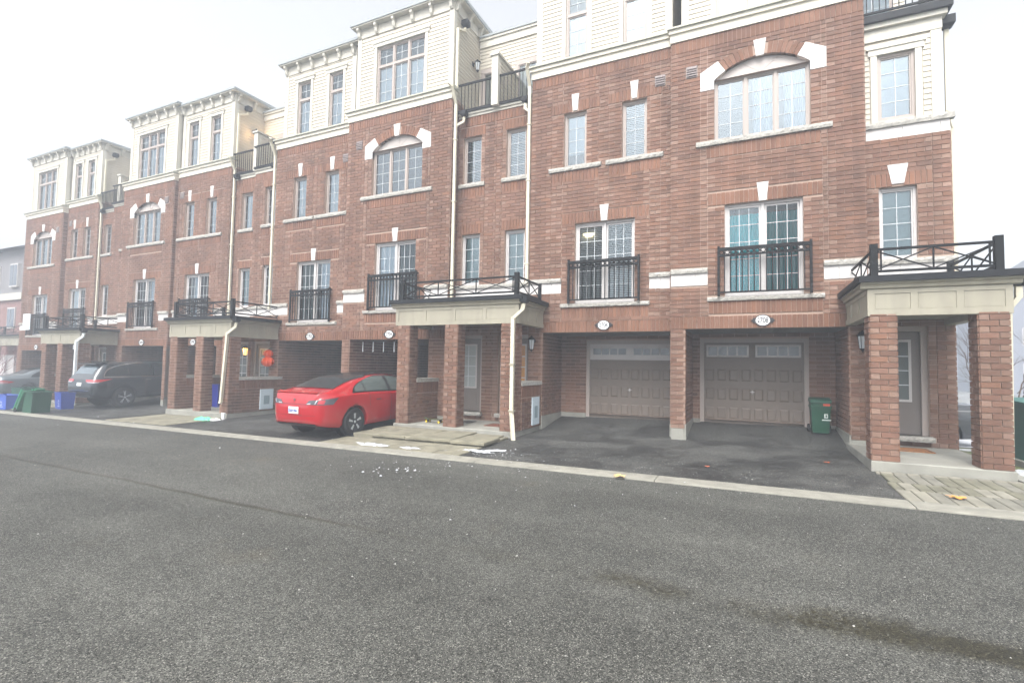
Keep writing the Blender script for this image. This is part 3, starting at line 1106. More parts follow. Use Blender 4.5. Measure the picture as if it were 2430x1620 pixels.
def house(num, label, kind, x0, x1, y, dz, L, gar, rec=None, end=None, flip=False, fine=True, limit=300, gstyle='pair', gdoor=None,
          slf=('grey', 'grey'), screen=0, wf=('white', 'white', 'white'), rf=('blind', 'blind'), slab=0.1, dfill='grey', pipes=True, tfill='white', sdz=None, deep=4.6):
    arch = kind == 'arch'
    sdz = dz if sdz is None else sdz
    bc = (x0 + x1) / 2
    base = gz(bc, y - 0.4)
    root = thing('townhouse', label, 'house', (bc, y, base), 'brick townhouses of the row')
    HOUSES[num] = root
    W = MB()
    B = Brickwork(limit)
    zc = (9.14 if arch else 9.2) + dz
    zc = L + round((zc - L) / CH) * CH
    S3 = 3 * CH
    # --- front opening list
    u = (lambda t: x1 - (x1 - x0) * t) if flip else (lambda t: x0 + (x1 - x0) * t)
    slx = bc + 0.03 if arch else u(0.55)
    sz0, sz1 = 3.17 + dz, 5.21 + dz
    op = [(slx - 0.75, slx + 0.75, sz0, sz1)]
    holes = [op[0], (slx - 1.11, slx + 1.11, sz0 - 0.09, sz0)]
    # lintel, panel under the sill, header over the sliding door
    B.soldier('f', y, x0, x1, L, L + S3); holes.append((x0, x1, L, L + S3 - 0.02))
    p0 = sz0 - 0.09 - S3
    if p0 > L + S3 - 0.03:
        B.soldier('f', y, slx - 1.08, slx + 1.08, p0, sz0 - 0.09); holes.append((slx - 1.08, slx + 1.08, p0, sz0 - 0.09))
    kz = (sz1 - 0.0, sz1 + 0.40)
    B.soldier('f', y, slx - 1.1, slx + 1.1, sz1, sz1 + S3, skip=(slx - 0.11, slx + 0.11)); holes.append((slx - 1.1, slx + 1.1, sz1, sz1 + S3))
    keystone(root, slx, y, kz[0], kz[1], 0.14, 0.23)
    splits = [slx - 1.1, slx + 1.1]
    # belt stones either side of the sliding door
    b0, b1, bt = 3.45 + dz, 3.72 + dz, 3.83 + dz
    for a, b, js in ((x0, slx - 1.1, (slx - 1.36,)), (slx + 1.1, x1, (slx + 1.36,))):
        if b - a > 0.08:
            belt(root, a, b, y, b0, b1, bt, js)
            holes.append((a, b, b0, bt))
    fine_w = fine
    if arch:
        hw, zs, za = 0.93, 8.06 + dz, 8.43 + dz
        wz0 = 6.68 + dz
        rise = za - zs
        Ra = (hw * hw + rise * rise) / (2 * rise)
        cz = za - Ra
        op.append((bc - hw, bc + hw, wz0, zs))
        n = 14
        for i in range(n):   # steps of the arch head, hidden behind the ring of soldiers
            a, b = bc - hw + 2 * hw * i / n, bc - hw + 2 * hw * (i + 1) / n
            inn = min(abs(a - bc), abs(b - bc)) if (a - bc) * (b - bc) > 0 else 0
            op.append((a, b, zs, cz + math.sqrt(Ra * Ra - inn * inn) + 0.012))
        holes += [(bc - hw, bc + hw, wz0, zs), (bc - 1.31, bc + 1.31, wz0 - 0.11, wz0)]
        Ro = Ra + 0.26
        holes.append(lambda z: (bc - math.sqrt(Ro * Ro - (z - cz) ** 2), bc + math.sqrt(Ro * Ro - (z - cz) ** 2)) if zs + 0.25 < z < cz + Ro else None)
        holes.append((bc - 1.22, bc + 1.22, zs - 0.2, zs + 0.25))
        ta = math.asin(0.70 / Ra)
        B.ring(y, bc, cz, Ra, Ro, -ta, ta, [(-0.085, 0.085)])
        keystone(root, bc - 0.01, y, za - 0.02, za + 0.34, 0.15, 0.25)
        for s in (-1, 1):
            P = [(1.22, zs - 0.2), (0.93, zs - 0.2), (0.93, zs), (0.83, cz + math.sqrt(Ra * Ra - 0.83 ** 2)), (0.70, cz + math.sqrt(Ra * Ra - 0.49)), (0.70 * Ro / Ra + 0.02, cz + math.cos(ta) * Ro + 0.02), (1.22, zs + 0.22)]
            st = MB().prism([(bc + s * px, y - 0.025, pz) for px, pz in P][::s], (0, 0.12, 0))
            st.build('arch_stone', STONE, root)
        fr = window(root, bc, 2 * hw, wz0, zs + 0.02, y, 3, 2, 4, fills=wf, sill=(bc - 1.31, bc + 1.31, wz0 - 0.11, wz0))
        # boarded arch head with three scored joints
        ah = MB()
        pts = [(bc + hw * t, y + 0.09, cz + math.sqrt(max(Ra * Ra - (hw * t) ** 2, 0)) + 0.004) for t in [1 - 2 * i / 24 for i in range(25)]]
        ah.prism([(bc - hw, y + 0.09, zs + 0.02), (bc + hw, y + 0.09, zs + 0.02)] + pts, (0, 0.05, 0))
        hd = ah.build('arch_panel', ARCHP, root, fr)
        for an in (-52, 0, 52):
            a = R_(an)
            ln = 0.36 if an == 0 else 0.45
            MB().bar((bc, y + 0.088, zs + 0.04), (bc + math.sin(a) * ln, y + 0.088, zs + 0.04 + math.cos(a) * ln * 0.95), 0.008, 0.006).build('batten', FRAME, root, fr)
        B.soldier('f', y, bc - 1.1, bc + 1.1, wz0 - 0.11 - S3, wz0 - 0.11); holes.append((bc - 1.1, bc + 1.1, wz0 - 0.11 - S3, wz0 - 0.11))
        splits += [bc - 1.22, bc + 1.22]
        vx = x0 + 0.45 if not flip else x1 - 0.45
        wins = [(bc, 1.8, 3)]
        vz = 8.36 + dz
    else:
        wins = []
        for t in (0.334, 0.752):
            cx = u(t)
            wz0, wz1 = 6.70 + dz, 8.12 + dz
            op.append((cx - 0.3, cx + 0.3, wz0, wz1))
            s0, s1 = cx - 0.69, cx + 0.69
            if t > 0.5: s0, s1 = (cx - 0.69, min(cx + 0.69, x1 - 0.02)) if not flip else (max(cx - 0.69, x0 + 0.02), cx + 0.69)
            holes += [op[-1], (s0, s1, wz0 - 0.11, wz0)]
            B.soldier('f', y, cx - 0.65, cx + 0.65, wz1, wz1 + S3, skip=(cx - 0.11, cx + 0.11)); holes.append((cx - 0.65, cx + 0.65, wz1, wz1 + S3))
            e0, e1 = max(cx - 0.62, s0), min(cx + 0.62, s1)
            B.soldier('f', y, e0, e1, wz0 - 0.11 - S3, wz0 - 0.11); holes.append((e0, e1, wz0 - 0.11 - S3, wz0 - 0.11))
            keystone(root, cx, y, wz1 + 0.03, wz1 + 0.46, 0.12, 0.2)
            window(root, cx, 0.6, wz0, wz1, y, 1, 2, 4, fill=wf[0 if t < 0.5 else 1], sill=(s0, s1, wz0 - 0.11, wz0))
            splits += [cx - 0.62, cx + 0.62]
            wins.append((cx, 0.6, 1))
        vx = x1 - 0.28 if not flip else x0 + 0.3
        vz = 8.44 + dz
    # extract vent
    holes.append((vx - 0.13, vx + 0.13, vz - 0.13, vz + 0.13))
    v = MB().box(vx - 0.12, vx + 0.12, y - 0.03, y + 0.02, vz - 0.13, vz + 0.13)
    vo = v.build('wall_vent', VENTM, root)
    for i in range(4):
        zz = vz - 0.10 + i * 0.055
        MB().prism([(vx - 0.105, y - 0.03, zz), (vx - 0.105, y - 0.055, zz), (vx - 0.105, y - 0.03, zz + 0.045)], (0.21, 0, 0)).build('louvre', VENTM, root, vo)
    B.soldier('f', y, x0, x1, zc - S3, zc); holes.append((x0, x1, zc - S3, zc))
    B.fill('f', y, x0, x1, L, zc, holes, splits, zb=L)
    sheet(W, 'f', y, x0, x1, L, zc + 0.1, op, FD)
    # sliding door and juliet rail
    window(root, slx, 1.5, sz0, sz1, y, 2, 3, 5, fmat=WHITEFRAME, fills=slf, door={'screen': screen}, name='sliding_door', sill=(slx - 1.11, slx + 1.11, sz0 - 0.09, sz0))
    juliet(root, slx, 0.87, y, sz0 + 0.0, sz0 + 1.1, fine)
    # --- returns at both edges of the bay
    yb = y + (deep or (1.7 if arch else 1.5))
    zlow = base - 0.3
    for ax, pl in (('r', x1), ('l', x0)):
        z_0 = L if (rec is None or (ax == 'r') != (rec[3] == 'r')) else slab
        dep = 0.7
        sheet(W, ax, pl, y, y + dep, z_0, zc + 0.1)
        B.fill(ax, pl, y, y + dep, z_0, zc, zb=L)
    # --- carport
    g0, g1 = gar
    zf = L - round((L - base - 0.27) / CH) * CH
    zg = gz((g0 + g1) / 2, yb)
    zfb = zg + 0.12
    for a, b in ((x0, g0), (g1, x1)):
        if b - a > 0.05:
            sheet(W, 'f', y, a, b, zf, L)
            B.fill('f', y, a, b, zf, L, zb=L - 40 * CH)
            W.box(a, b, y, yb, L - 0.02, L, skip='')
            F = MB().box(a + 0.015, b - 0.015, y - 0.02, y + 0.1, base - 0.35, zf)
            F.build('foundation', CONCRETE, root)
    nlow = round((L - zfb) / CH)
    zq = L - nlow * CH
    for ax, pl in (('r', g0), ('l', g1)):
        sheet(W, ax, pl, y + (0.0 if ax == 'r' else 0.0), yb, zq, L)
        B.fill(ax, pl, y, yb, zq, L, zb=zq)
        MB().box(pl - (0.05 if ax == 'r' else -0.05), pl + (0.03 if ax == 'r' else -0.03), y - 0.0, yb, base - 0.4, zq).build('foundation', CONCRETE, root)
    dx0, dx1 = gdoor if gdoor else ((g0 + g1) / 2 - 1.1, (g0 + g1) / 2 + 1.1)
    dz1 = L - 0.22
    sheet(W, 'f', yb, g0, g1, zq, L, [(dx0 - 0.09, dx1 + 0.09, zq, dz1 + 0.09)], 0.12)
    B.fill('f', yb, g0, g1, zq, L, [(dx0 - 0.09, dx1 + 0.09, zq, dz1 + 0.09)], zb=zq)
    for a, b in ((g0, dx0 - 0.09), (dx1 + 0.09, g1)):
        MB().box(a, b, yb - 0.03, yb + 0.05, base - 0.4, zq).build('foundation', CONCRETE, root)
    garage_door(root, dx0, dx1, zg - 0.005, dz1, yb + 0.06, gstyle, fine)
    # ceiling planks of the carport
    npl = 12
    for i in range(npl if fine else 1):
        a, b = g0 + (g1 - g0) * i / (npl if fine else 1), g0 + (g1 - g0) * (i + 1) / (npl if fine else 1)
        MB().box(a + 0.004, b - 0.004, y + 0.02, yb, L + 0.004, L + 0.05).build('ceiling_plank', GARCEIL, root)
    # --- core that closes the building behind the facade
    K = MB()
    ymax = y + 9
    K.box(x0 + 0.02, x1 - 0.02, y + FD, ymax, L + 0.05, (8.72 if rec else 9.1) + dz)
    K.box(x0 + 0.5, x1 - 0.12, y + FD, ymax, 8.7 + dz, 12.0 + sdz)
    K.box(x0, g0 - 0.05, y + FD, ymax, zlow, L); K.box(g1 + 0.05, x1, y + FD, ymax, zlow, L)
    K.box(g0, g1, yb + 0.3, ymax, zlow, L)
    # --- recess half bay
    xr = x1 - 0.04
    xl = x0 + (0.25 if arch or not flip else 0.12)
    if num == '2706': xl = x0 + 0.12
    if rec:
        ra, rb, ry, side, wx, door = rec
        zt = slab + round((8.70 + dz - slab) / CH) * CH
        rop = [(wx - 0.3, wx + 0.3, 3.84 + dz, 5.29 + dz), (wx - 0.3, wx + 0.3, 6.75 + dz, 8.12 + dz)]
        rh = list(rop)
        s0, s1 = max(wx - 0.42, ra), min(wx + 0.42, rb)
        rh += [(s0, s1, 6.64 + dz, 6.75 + dz), (ra, rb, b0, bt)]
        for z_ in (5.29, 8.12):
            B.soldier('f', ry, s0, s1, z_ + dz, z_ + dz + S3); rh.append((s0, s1, z_ + dz, z_ + dz + S3))
        B.soldier('f', ry, s0, s1, 6.64 + dz - S3, 6.64 + dz); rh.append((s0, s1, 6.64 + dz - S3, 6.64 + dz))
        if zt - S3 > 8.12 + dz + S3 - 0.1:
            B.soldier('f', ry, ra, rb, zt - S3, zt); rh.append((ra, rb, zt - S3, zt))
        if door:
            d = (door[0] - 0.1, door[1] + 0.1, slab + 0.2, slab + 2.34)
            rop.append(d); rh += [d, (door[0] - 0.14, door[1] + 0.14, slab + 0.1, slab + 0.2)]
            front_door(root, door[0], door[1], slab + 0.2, slab + 2.24, ry + 0.17, dfill)
        B.fill('f', ry, ra, rb, slab, zt, rh, [s0, s1], zb=slab)
        sheet(W, 'f', ry, ra, rb, slab - 0.1, zt, rop, FD)
        window(root, wx, 0.6, 3.84 + dz, 5.29 + dz, ry, 1, 2, 4, fill=rf[0], fmat=WHITEFRAME)
        window(root, wx, 0.6, 6.75 + dz, 8.12 + dz, ry, 1, 2, 4, fill=rf[1], sill=(s0, s1, 6.64 + dz, 6.75 + dz))
        belt(root, ra, rb, ry, b0, b1, bt, (ra + 0.55,))
        K.box(ra, rb, ry + FD, ymax, zlow, 8.6 + dz)
        # parapet of the roof terrace
        q0 = 8.70 + dz
        pm = MB()
        pm.box(ra, rb, ry - 0.04, ry + 0.2, zt, q0 + 0.07); pm.box(ra, rb, ry - 0.08, ry + 0.2, q0 + 0.07, q0 + 0.13)
        pm.build('parapet_trim', TRIM, root)
        MB().box(ra, rb, ry - 0.12, ry + 0.2, q0 + 0.13, q0 + 0.165).build('parapet_flashing', FLASHING, root)
        # terrace floor, back wall, door, rail
        yt = ry + 1.15
        MB().box(ra, rb, ry + 0.2, yt, q0, q0 + 0.12).build('terrace_floor', CONCRETE, root)
        tb = MB().box(ra - 0.05, rb + 0.05, yt + 0.02, ymax, q0, 11.78 + sdz)
        tw = tb.build('terrace_wall', SIDING, root)
        dcx = wx + (0.1 if side == 'r' else -0.1)
        siding(root, tw, 'f', yt + 0.02, ra, rb, q0 + 0.12, 11.5 + sdz, [(dcx - 0.52, dcx + 0.52, 0, q0 + 2.1)], fine)
        window(root, dcx, 0.86, q0 + 0.14, q0 + 1.98, yt - 0.06, 1, 1, 1, fill='none', name='terrace_door', inset=0.0, depth=0.09)
        tt = MB()
        for s in (-1, 1): tt.box(dcx + s * 0.43, dcx + s * 0.52, yt - 0.02, yt + 0.03, q0 + 0.12, q0 + 1.98)
        tt.box(dcx - 0.52, dcx + 0.52, yt - 0.03, yt + 0.03, q0 + 1.985, q0 + 2.1)
        tt.build('door_trim', FRAME, root)
        MB().box(ra, rb, yt - 0.03, yt + 0.02, 11.5 + sdz, 11.72 + sdz).box(ra, rb, yt - 0.07, yt + 0.02, 11.722 + sdz, 11.80 + sdz).build('terrace_frieze', TRIM, root)
        MB().box(ra, rb, yt - 0.1, yt + 0.2, 11.80 + sdz, 11.86 + sdz).build('terrace_coping', ROOFEDGE, root)
        yr_ = ry - 0.1
        rl = MB()
        rl.box(ra, rb, yr_ - 0.025, yr_ + 0.025, q0 + 0.93, q0 + 0.98).box(ra, rb, yr_ - 0.015, yr_ + 0.015, q0 + 0.18, q0 + 0.21)
        ro = rl.build('terrace_railing', BLACKMETAL, root)
        n = max(4, round((rb - ra) / 0.115))
        bm_ = MB()
        for i in range(1, n):
            x = ra + (rb - ra) * i / n
            if fine: obj_of(UNIT_BAR, 'baluster', ro, Vector((x - 0.008, yr_ - 0.008, q0 + 0.21)) - root.location, (0.016, 0.016, 0.72))
            else: bm_.box(x - 0.008, x + 0.008, yr_ - 0.008, yr_ + 0.008, q0 + 0.21, q0 + 0.93)
        if bm_.f: bm_.build('balusters', BLACKMETAL, root, ro, kind='stuff')
        if side == 'r':   # the screen between two terraces belongs to the house on its left
            pw = MB().box(rb - 0.10, rb + 0.10, ry - 0.22, yt, q0 + 0.10, q0 + 1.5).build('terrace_screen', TRIM, root)
            siding(root, pw, 'r', rb + 0.10, ry - 0.1, yt, q0 + 0.12, q0 + 1.42, (), fine)
            MB().box(rb - 0.14, rb + 0.14, ry - 0.26, yt, q0 + 1.5, q0 + 1.56).build('screen_cap', TRIM, root, pw)
    # --- cornice over the brick
    c = MB()
    c.box(x0 - 0.02, x1 + 0.02, y - 0.05, y + 0.2, zc, zc + 0.19)
    c.box(x0 - 0.05, x1 + 0.05, y - 0.10, y + 0.2, zc + 0.19, zc + 0.28)
    co = c.build('cornice', CORN, root)
    d = MB()
    d.prism([(x0 - 0.08, y - 0.15, zc + 0.28), (x0 - 0.08, y + 0.2, zc + 0.28), (x0 - 0.08, y + 0.2, zc + 0.44), (x0 - 0.08, y - 0.145, zc + 0.325)], (x1 - x0 + 0.16, 0, 0))
    d.build('cornice_ledge', DRIP, root, co)
    # --- clapboard storey
    ys = y + 0.05
    zs0, zs1 = zc + 0.30, 12.02 + sdz - (0.08 if not arch else 0)
    hol = []
    for cx, w, sec in wins:
        hol.append((cx - w / 2 - 0.1, cx + w / 2 + 0.1, 0, 11.38 + sdz + 0.13))
    A = MB().box(xl, xr, ys + 0.001, ys + 0.002, zs0, zs1)
    top = []
    sw = MB()
    sheet(sw, 'f', ys, xl, xr, zs0, zs1 + 0.2, [(cx - w / 2, cx + w / 2, zc + 0.33, 11.38 + sdz) for cx, w, s_ in wins], 0.24)
    rq = (8.85 + dz) if rec and rec[3] == 'r' else zs0
    zsl = (8.85 + dz) if rec and rec[3] == 'l' else zs0
    sheet(sw, 'r', xr, ys, y + 5, rq, zs1 + 0.2); sheet(sw, 'l', xl, ys, y + 5, zsl, zs1 + 0.2)
    sp = sw.build('clapboard_wall', SIDING, root)
    siding(root, sp, 'f', ys, xl + 0.13, xr - 0.13, zs0, zs1 - 0.2, hol, fine)
    siding(root, sp, 'r', xr, ys + 0.13, y + (2.0 if rec and rec[3] == 'r' else 3.0), rq, zs1 - 0.2, (), fine)
    for q in ((xl - 0.03, xl + 0.13, ys - 0.03, ys, zs0, zs1 - 0.2), (xr - 0.13, xr + 0.03, ys - 0.03, ys, zs0, zs1 - 0.2), (xr, xr + 0.03, ys, ys + 0.13, rq, zs1 - 0.2), (xl - 0.03, xl, ys, ys + 0.13, zs0, zs1 - 0.2)):
        MB().box(*q).build('corner_board', TRIM, root)
    for cx, w, sec in wins:
        wz0, wz1 = zc + 0.33, 11.38 + sdz
        window(root, cx, w, wz0, wz1, ys, sec, 2, 3, transom=10.76 + sdz, fill=tfill, inset=0.02, depth=0.24, fills=[tfill] * 3)
        t = MB()
        for s in (-1, 1):
            a = cx + s * w / 2
            t.box(a, a + s * 0.1, ys - 0.04, ys, zs0, wz1)
        t.box(cx - w / 2 - 0.15, cx + w / 2 + 0.15, ys - 0.05, ys, wz1 + 0.001, wz1 + 0.11)
        t.box(cx - w / 2 - 0.18, cx + w / 2 + 0.18, ys - 0.07, ys, wz1 + 0.111, wz1 + 0.145)
        t.build('window_trim', TRIM, root)
    # --- flat roof with bracketed eaves
    ex0, ex1 = xl - 0.2, xr + 0.24
    ov = 0.24
    f = MB()
    f.box(xl - 0.02, xr + 0.02, ys - 0.035, ys, zs1 - 0.2, zs1 + 0.1)
    f.box(xr, xr + 0.035, ys - 0.035, y + 4, zs1 - 0.2, zs1 + 0.1)
    rf_ = MB()
    rf_.prism([(ex0, ys - ov, zs1 + 0.14), (ex0, y + 6, zs1 + 0.14), (ex0, y + 6, zs1 + 0.38), (ex0, ys - ov, zs1 + 0.21)], (ex1 - ex0, 0, 0))
    ro = rf_.build('roof', ROOFEDGE, root)
    f.build('frieze_board', TRIM, root, ro)
    MB().box(ex0 + 0.03, ex1 - 0.03, ys - ov + 0.03, y + 5.9, zs1 + 0.10, zs1 + 0.139).build('soffit', TRIM, root, ro)
    nb = 5
    prof = [(0, 0), (0, 0.30), (-0.15, 0.30), (-0.15, 0.22), (-0.10, 0.17), (-0.07, 0.05), (-0.03, 0)]
    for i in range(nb + 1):
        x = xl + 0.06 + (xr - xl - 0.12) * i / nb
        MB().prism([(x - 0.045, ys - 0.036 + p, zs1 - 0.2 + q) for p, q in prof], (0.09, 0, 0)).build('bracket', TRIM, root, ro)
    for i in range(4):
        yy = ys + 0.1 + i * 0.66
        MB().prism([(xr + 0.036 - p, yy - 0.045, zs1 - 0.2 + q) for p, q in prof], (0, 0.09, 0)).build('bracket', TRIM, root, ro)
    if end: end(root, W, B, K, dz)
    K.v = [v_ for v_ in K.v]
    wall = W.build('wall', MORTAR, root)
    K.build('inner_wall', CORE, root, wall)
    B.finish(root, wall)
    return root, slx
def end_bay(root, W, B, K, dz):
    """the recessed end bay of 2708: porch door, two windows, a clapboard top and the terrace"""
    ra, rb, y, slab = 2.15, 3.57, 12.1, 0.18
    cx = 2.735
    zt = slab + round((6.27 - slab) / CH) * CH
    S3 = 3 * CH
    door = (2.18, 3.06)
    op = [(cx - 0.31, cx + 0.31, 3.84, 5.29), (door[0] - 0.03, door[1] + 0.1, slab + 0.2, slab + 2.32)]
    h = list(op) + [(ra, rb, 3.45, 3.83), (cx - 0.55, cx + 0.55, 5.29, 5.29 + S3), (door[0] - 0.03, door[1] + 0.2, slab + 0.1, slab + 0.2)]
    B.soldier('f', y, cx - 0.55, cx + 0.55, 5.29, 5.29 + S3, skip=(cx - 0.12, cx + 0.12))
    keystone(root, cx, y, 5.34, 5.73, 0.2, 0.34)
    B.fill('f', y, ra, rb, slab, zt, h, [cx - 0.55, cx + 0.55], zb=slab)
    sheet(W, 'f', y, ra, rb, slab - 0.1, zt, op, FD)
    sheet(W, 'r', rb, y, y + 8, slab - 0.6, zt)
    B.fill('r', rb, y, y + 3.0, slab - 0.3, zt, zb=slab - 0.3)
    window(root, cx, 0.62, 3.84, 5.29, y, 1, 2, 4, fill='grey', fmat=WHITEFRAME)
    front_door(root, door[0], door[1], slab + 0.2, slab + 2.22, y + 0.12, 'grey')
    belt(root, ra, rb, y, 3.45, 3.72, 3.83, (2.75,), (0, 0.06))
    belt(root, ra, rb, y, 6.27, 6.5, 6.62, (2.83, 3.42), (0, 0.07))
    K.box(ra, rb - 0.02, y + FD, y + 8, -0.3, 8.6)
    ys = y + 0.0
    sw = MB()
    sheet(sw, 'f', ys, ra, 3.44, 6.62, 8.7, [(cx - 0.31, cx + 0.31, 6.66, 8.02)], 0.2)
    sheet(sw, 'r', 3.44, ys, y + 5, 6.62, 8.7)
    sp = sw.build('clapboard_wall', SIDING, root)
    siding(root, sp, 'f', ys, ra, 3.30, 6.62, 8.32, [(cx - 0.44, cx + 0.44, 0, 8.17)])
    siding(root, sp, 'r', 3.44, ys + 0.13, y + 3, 6.62, 8.32)
    MB().box(3.30, 3.47, ys - 0.03, ys, 6.62, 8.32).build('corner_board', TRIM, root)
    MB().box(3.44, 3.47, ys, ys + 0.13, 6.62, 8.32).build('corner_board', TRIM, root)
    window(root, cx, 0.62, 6.66, 8.02, ys, 1, 2, 4, fill='white', inset=0.02, depth=0.24)
    t = MB()
    for s in (-1, 1): t.box(cx + s * 0.31, cx + s * 0.42, ys - 0.04, ys, 6.62, 8.02)
    t.box(cx - 0.46, cx + 0.46, ys - 0.05, ys, 8.021, 8.14); t.box(cx - 0.49, cx + 0.49, ys - 0.07, ys, 8.141, 8.17)
    t.build('window_trim', TRIM, root)
    f = MB().box(ra, 3.48, ys - 0.04, y + 3, 8.32, 8.56).box(ra, 3.55, ys - 0.11, y + 3, 8.56, 8.66)
    f.build('terrace_cornice', TRIM, root)
    MB().box(ra, 3.62, ys - 0.18, y + 3, 8.66, 8.80).build('parapet_flashing', FLASHING, root)
    yt = 13.35
    tw = MB().box(ra - 0.2, 3.2, yt, y + 6, 8.8, 11.7).build('terrace_wall', SIDING, root)
    siding(root, tw, 'f', yt, ra - 0.1, 3.2, 8.8, 11.6, [(2.2, 3.0, 0, 10.8)])
    window(root, 2.6, 0.8, 8.82, 10.75, yt - 0.06, 1, 2, 4, fill='white', inset=0.0, depth=0.1, name='terrace_door')
    rl = MB()
    for z in (8.88, 9.68):
        rl.box(ra, 3.5, 12.0, 12.04, z, z + 0.04); rl.box(3.46, 3.5, 12.0, 13.6, z + 0.001, z + 0.039)
    rl.box(3.44, 3.52, 11.98, 12.06, 8.8, 9.8)
    ro = rl.build('terrace_railing', BLACKMETAL, root)
    for i in range(1, 12):
        obj_of(UNIT_BAR, 'baluster', ro, Vector((ra + (3.44 - ra) * i / 12 - 0.008, 12.01, 8.9)) - root.location, (0.016, 0.016, 0.78))
    for i in range(1, 12):
        obj_of(UNIT_BAR, 'baluster', ro, Vector((3.47, 12.05 + i * 0.125, 8.9)) - root.location, (0.016, 0.016, 0.78))
    ds = downspout(root, [(3.62, 12.35, 8.42), (3.62, 12.35, 6.75), (3.66, 12.3, 6.4), (3.66, 12.3, 3.4)])
    hopper(root, ds, (3.62, 12.3, 8.52), 0.22)

house('2708', 'brick house with teal curtains behind its balcony rail and plaque 2708', 'arch', -1.56, 2.15, 11.8, 0.0, 2.48, (-1.26, 1.85), end=end_bay,
      gdoor=(-0.98, 1.22), slf=('teal', 'teal'), screen=1, wf=('none', 'sheer', 'sheer'), slab=0.18, limit=300, deep=None)
house('2706', 'brick house with a lamp and slatted blinds behind its balcony rail and plaque 2706', '2win', -5.15, -1.56, 12.0, 0.0, 2.45, (-4.78, -1.58),
      rec=(-6.3, -5.15, 12.2, 'l', -5.70, (-6.03, -5.22)), gdoor=(-3.95, -1.75), gstyle='band', slf=('blind', 'blind'), screen=0, wf=('half', 'blind'), rf=('grey', 'blind'), slab=0.1, dfill='orange', deep=None)
house('2704', 'brick house with vertical blinds behind its balcony rail, red car in its carport', 'arch', -11.36, -7.55, 11.8, 0.0, 2.30, (-11.07, -8.13),
      rec=(-7.55, -6.3, 12.2, 'r', -7.08, (-7.58, -6.74)), slf=('vertical', 'vertical'), screen=1, wf=('none', 'none', 'none'), rf=('grey', 'blind'), slab=0.1, dfill='curtain')
house('2702', 'brick house with an empty carport left of the red car', '2win', -14.8, -11.36, 12.0, -0.28, 2.29, (-14.4, -11.38),
      rec=(-16.2, -14.8, 12.25, 'l', -15.35, (-15.95, -15.05)), slf=('grey', 'sheer'), screen=0, wf=('white', 'white'), rf=('grey', 'white'), slab=-0.03, sdz=-0.2)
house('2700', 'hazy brick house behind the porch with the lit orange lamp', '2win', -20.76, -17.55, 12.25, -0.28, 2.14, (-20.6, -17.95), flip=True,
      rec=(-17.55, -16.2, 12.4, 'r', -16.8, (-17.35, -16.5)), fine=False, slf=('sheer', 'none'), screen=1, wf=('white', 'white'), rf=('grey', 'white'), slab=-0.03, sdz=-0.28, limit=0)
house('2698', 'hazy brick house with the dark sport utility vehicle in its carport', 'arch', -24.24, -20.76, 12.1, -0.32, 2.13, (-23.85, -20.95),
      rec=(-25.8, -24.24, 12.5, 'l', -24.75, None), fine=False, flip=True, slf=('none', 'sheer'), screen=0, wf=('white', 'white', 'white'), rf=('none', 'none'), slab=-0.21, sdz=-0.3, limit=0)
house('2696', 'foggy brick house behind the left porch, with a grey vent and plain downspout', '2win', -30.2, -27.5, 12.7, -0.3, 1.98, (-29.9, -27.75), flip=True,
      rec=(-27.5, -25.8, 12.85, 'r', -26.95, (-27.3, -26.5)), fine=False, slf=('white', 'none'), screen=1, wf=('none', 'none'), rf=('none', 'none'), slab=-0.21, sdz=-0.3, limit=0)
house('2694', 'foggiest brick house at the far left end of the row, grey sedan in its carport', 'arch', -33.85, -30.2, 12.5, -0.5, 1.93, (-33.5, -30.5),
      fine=False, flip=True, slf=('none', 'white'), screen=0, wf=('white', 'white', 'white'), slab=-0.3, sdz=-0.35, limit=0)
# rainwater pipes
def pipes(num, xc, yc, zt, zb, sx, side_h=None):
    root = HOUSES[num]
    ds = downspout(root, [(xc - sx * 0.06, yc - 0.28, zt + 0.32), (xc, yc - 0.22, zt + 0.25), (xc, yc, zt - 0.15), (xc, yc, zb)])
    st = MB()
    for z in (zt - 1.2, (zt + zb) / 2, zb + 0.5):
        st.box(xc - 0.055, xc + 0.055, yc - 0.045, yc + 0.05, z, z + 0.03)
    st.build('strap', PIPE, root, ds)
    return ds
d1 = pipes('2704', -7.46, 11.86, 9.15, 3.2, 1)
hopper(HOUSES['2704'], d1, (-7.28, 12.02, 8.74), 0.17)
downspout(HOUSES['2704'], [(-7.28, 12.02, 8.66), (-7.30, 12.0, 8.5), (-7.46, 11.9, 8.38)], 'downspout_elbow')
d2 = pipes('2706', -5.22, 11.96, 9.2, 3.76, -1)
hopper(HOUSES['2706'], d2, (-5.38, 12.02, 8.74), 0.17)
downspout(HOUSES['2706'], [(-5.38, 12.02, 8.66), (-5.37, 12.0, 8.5), (-5.22, 11.98, 8.38)], 'downspout_elbow')
d3 = pipes('2702', -14.87, 11.96, 8.92, 3.4, -1)
hopper(HOUSES['2702'], d3, (-15.02, 12.05, 8.46), 0.17)
d4 = pipes('2700', -17.45, 12.3, 8.92, 2.9, 1)
hopper(HOUSES['2700'], d4, (-17.25, 12.25, 8.46), 0.17)
d5 = pipes('2696', -27.4, 12.75, 8.9, 2.6, 1)
hopper(HOUSES['2696'], d5, (-27.2, 12.7, 8.44), 0.17)
for num, x, y in (('2704', -7.59, 12.28), ('2700', -17.59, 12.75), ('2696', -27.54, 13.2)):
    root = HOUSES[num]
    dz = 0 if num == '2704' else -0.28
    ds = downspout(root, [(x + 0.12, y, 11.5 + dz), (x + 0.12, y - 0.02, 11.40 + dz), (x + 0.1, y - 0.36, 11.25 + dz), (x + 0.1, y - 0.36, 9.5 + dz)])
    hopper(root, ds, (x + 0.14, y, 11.6 + dz), 0.2)
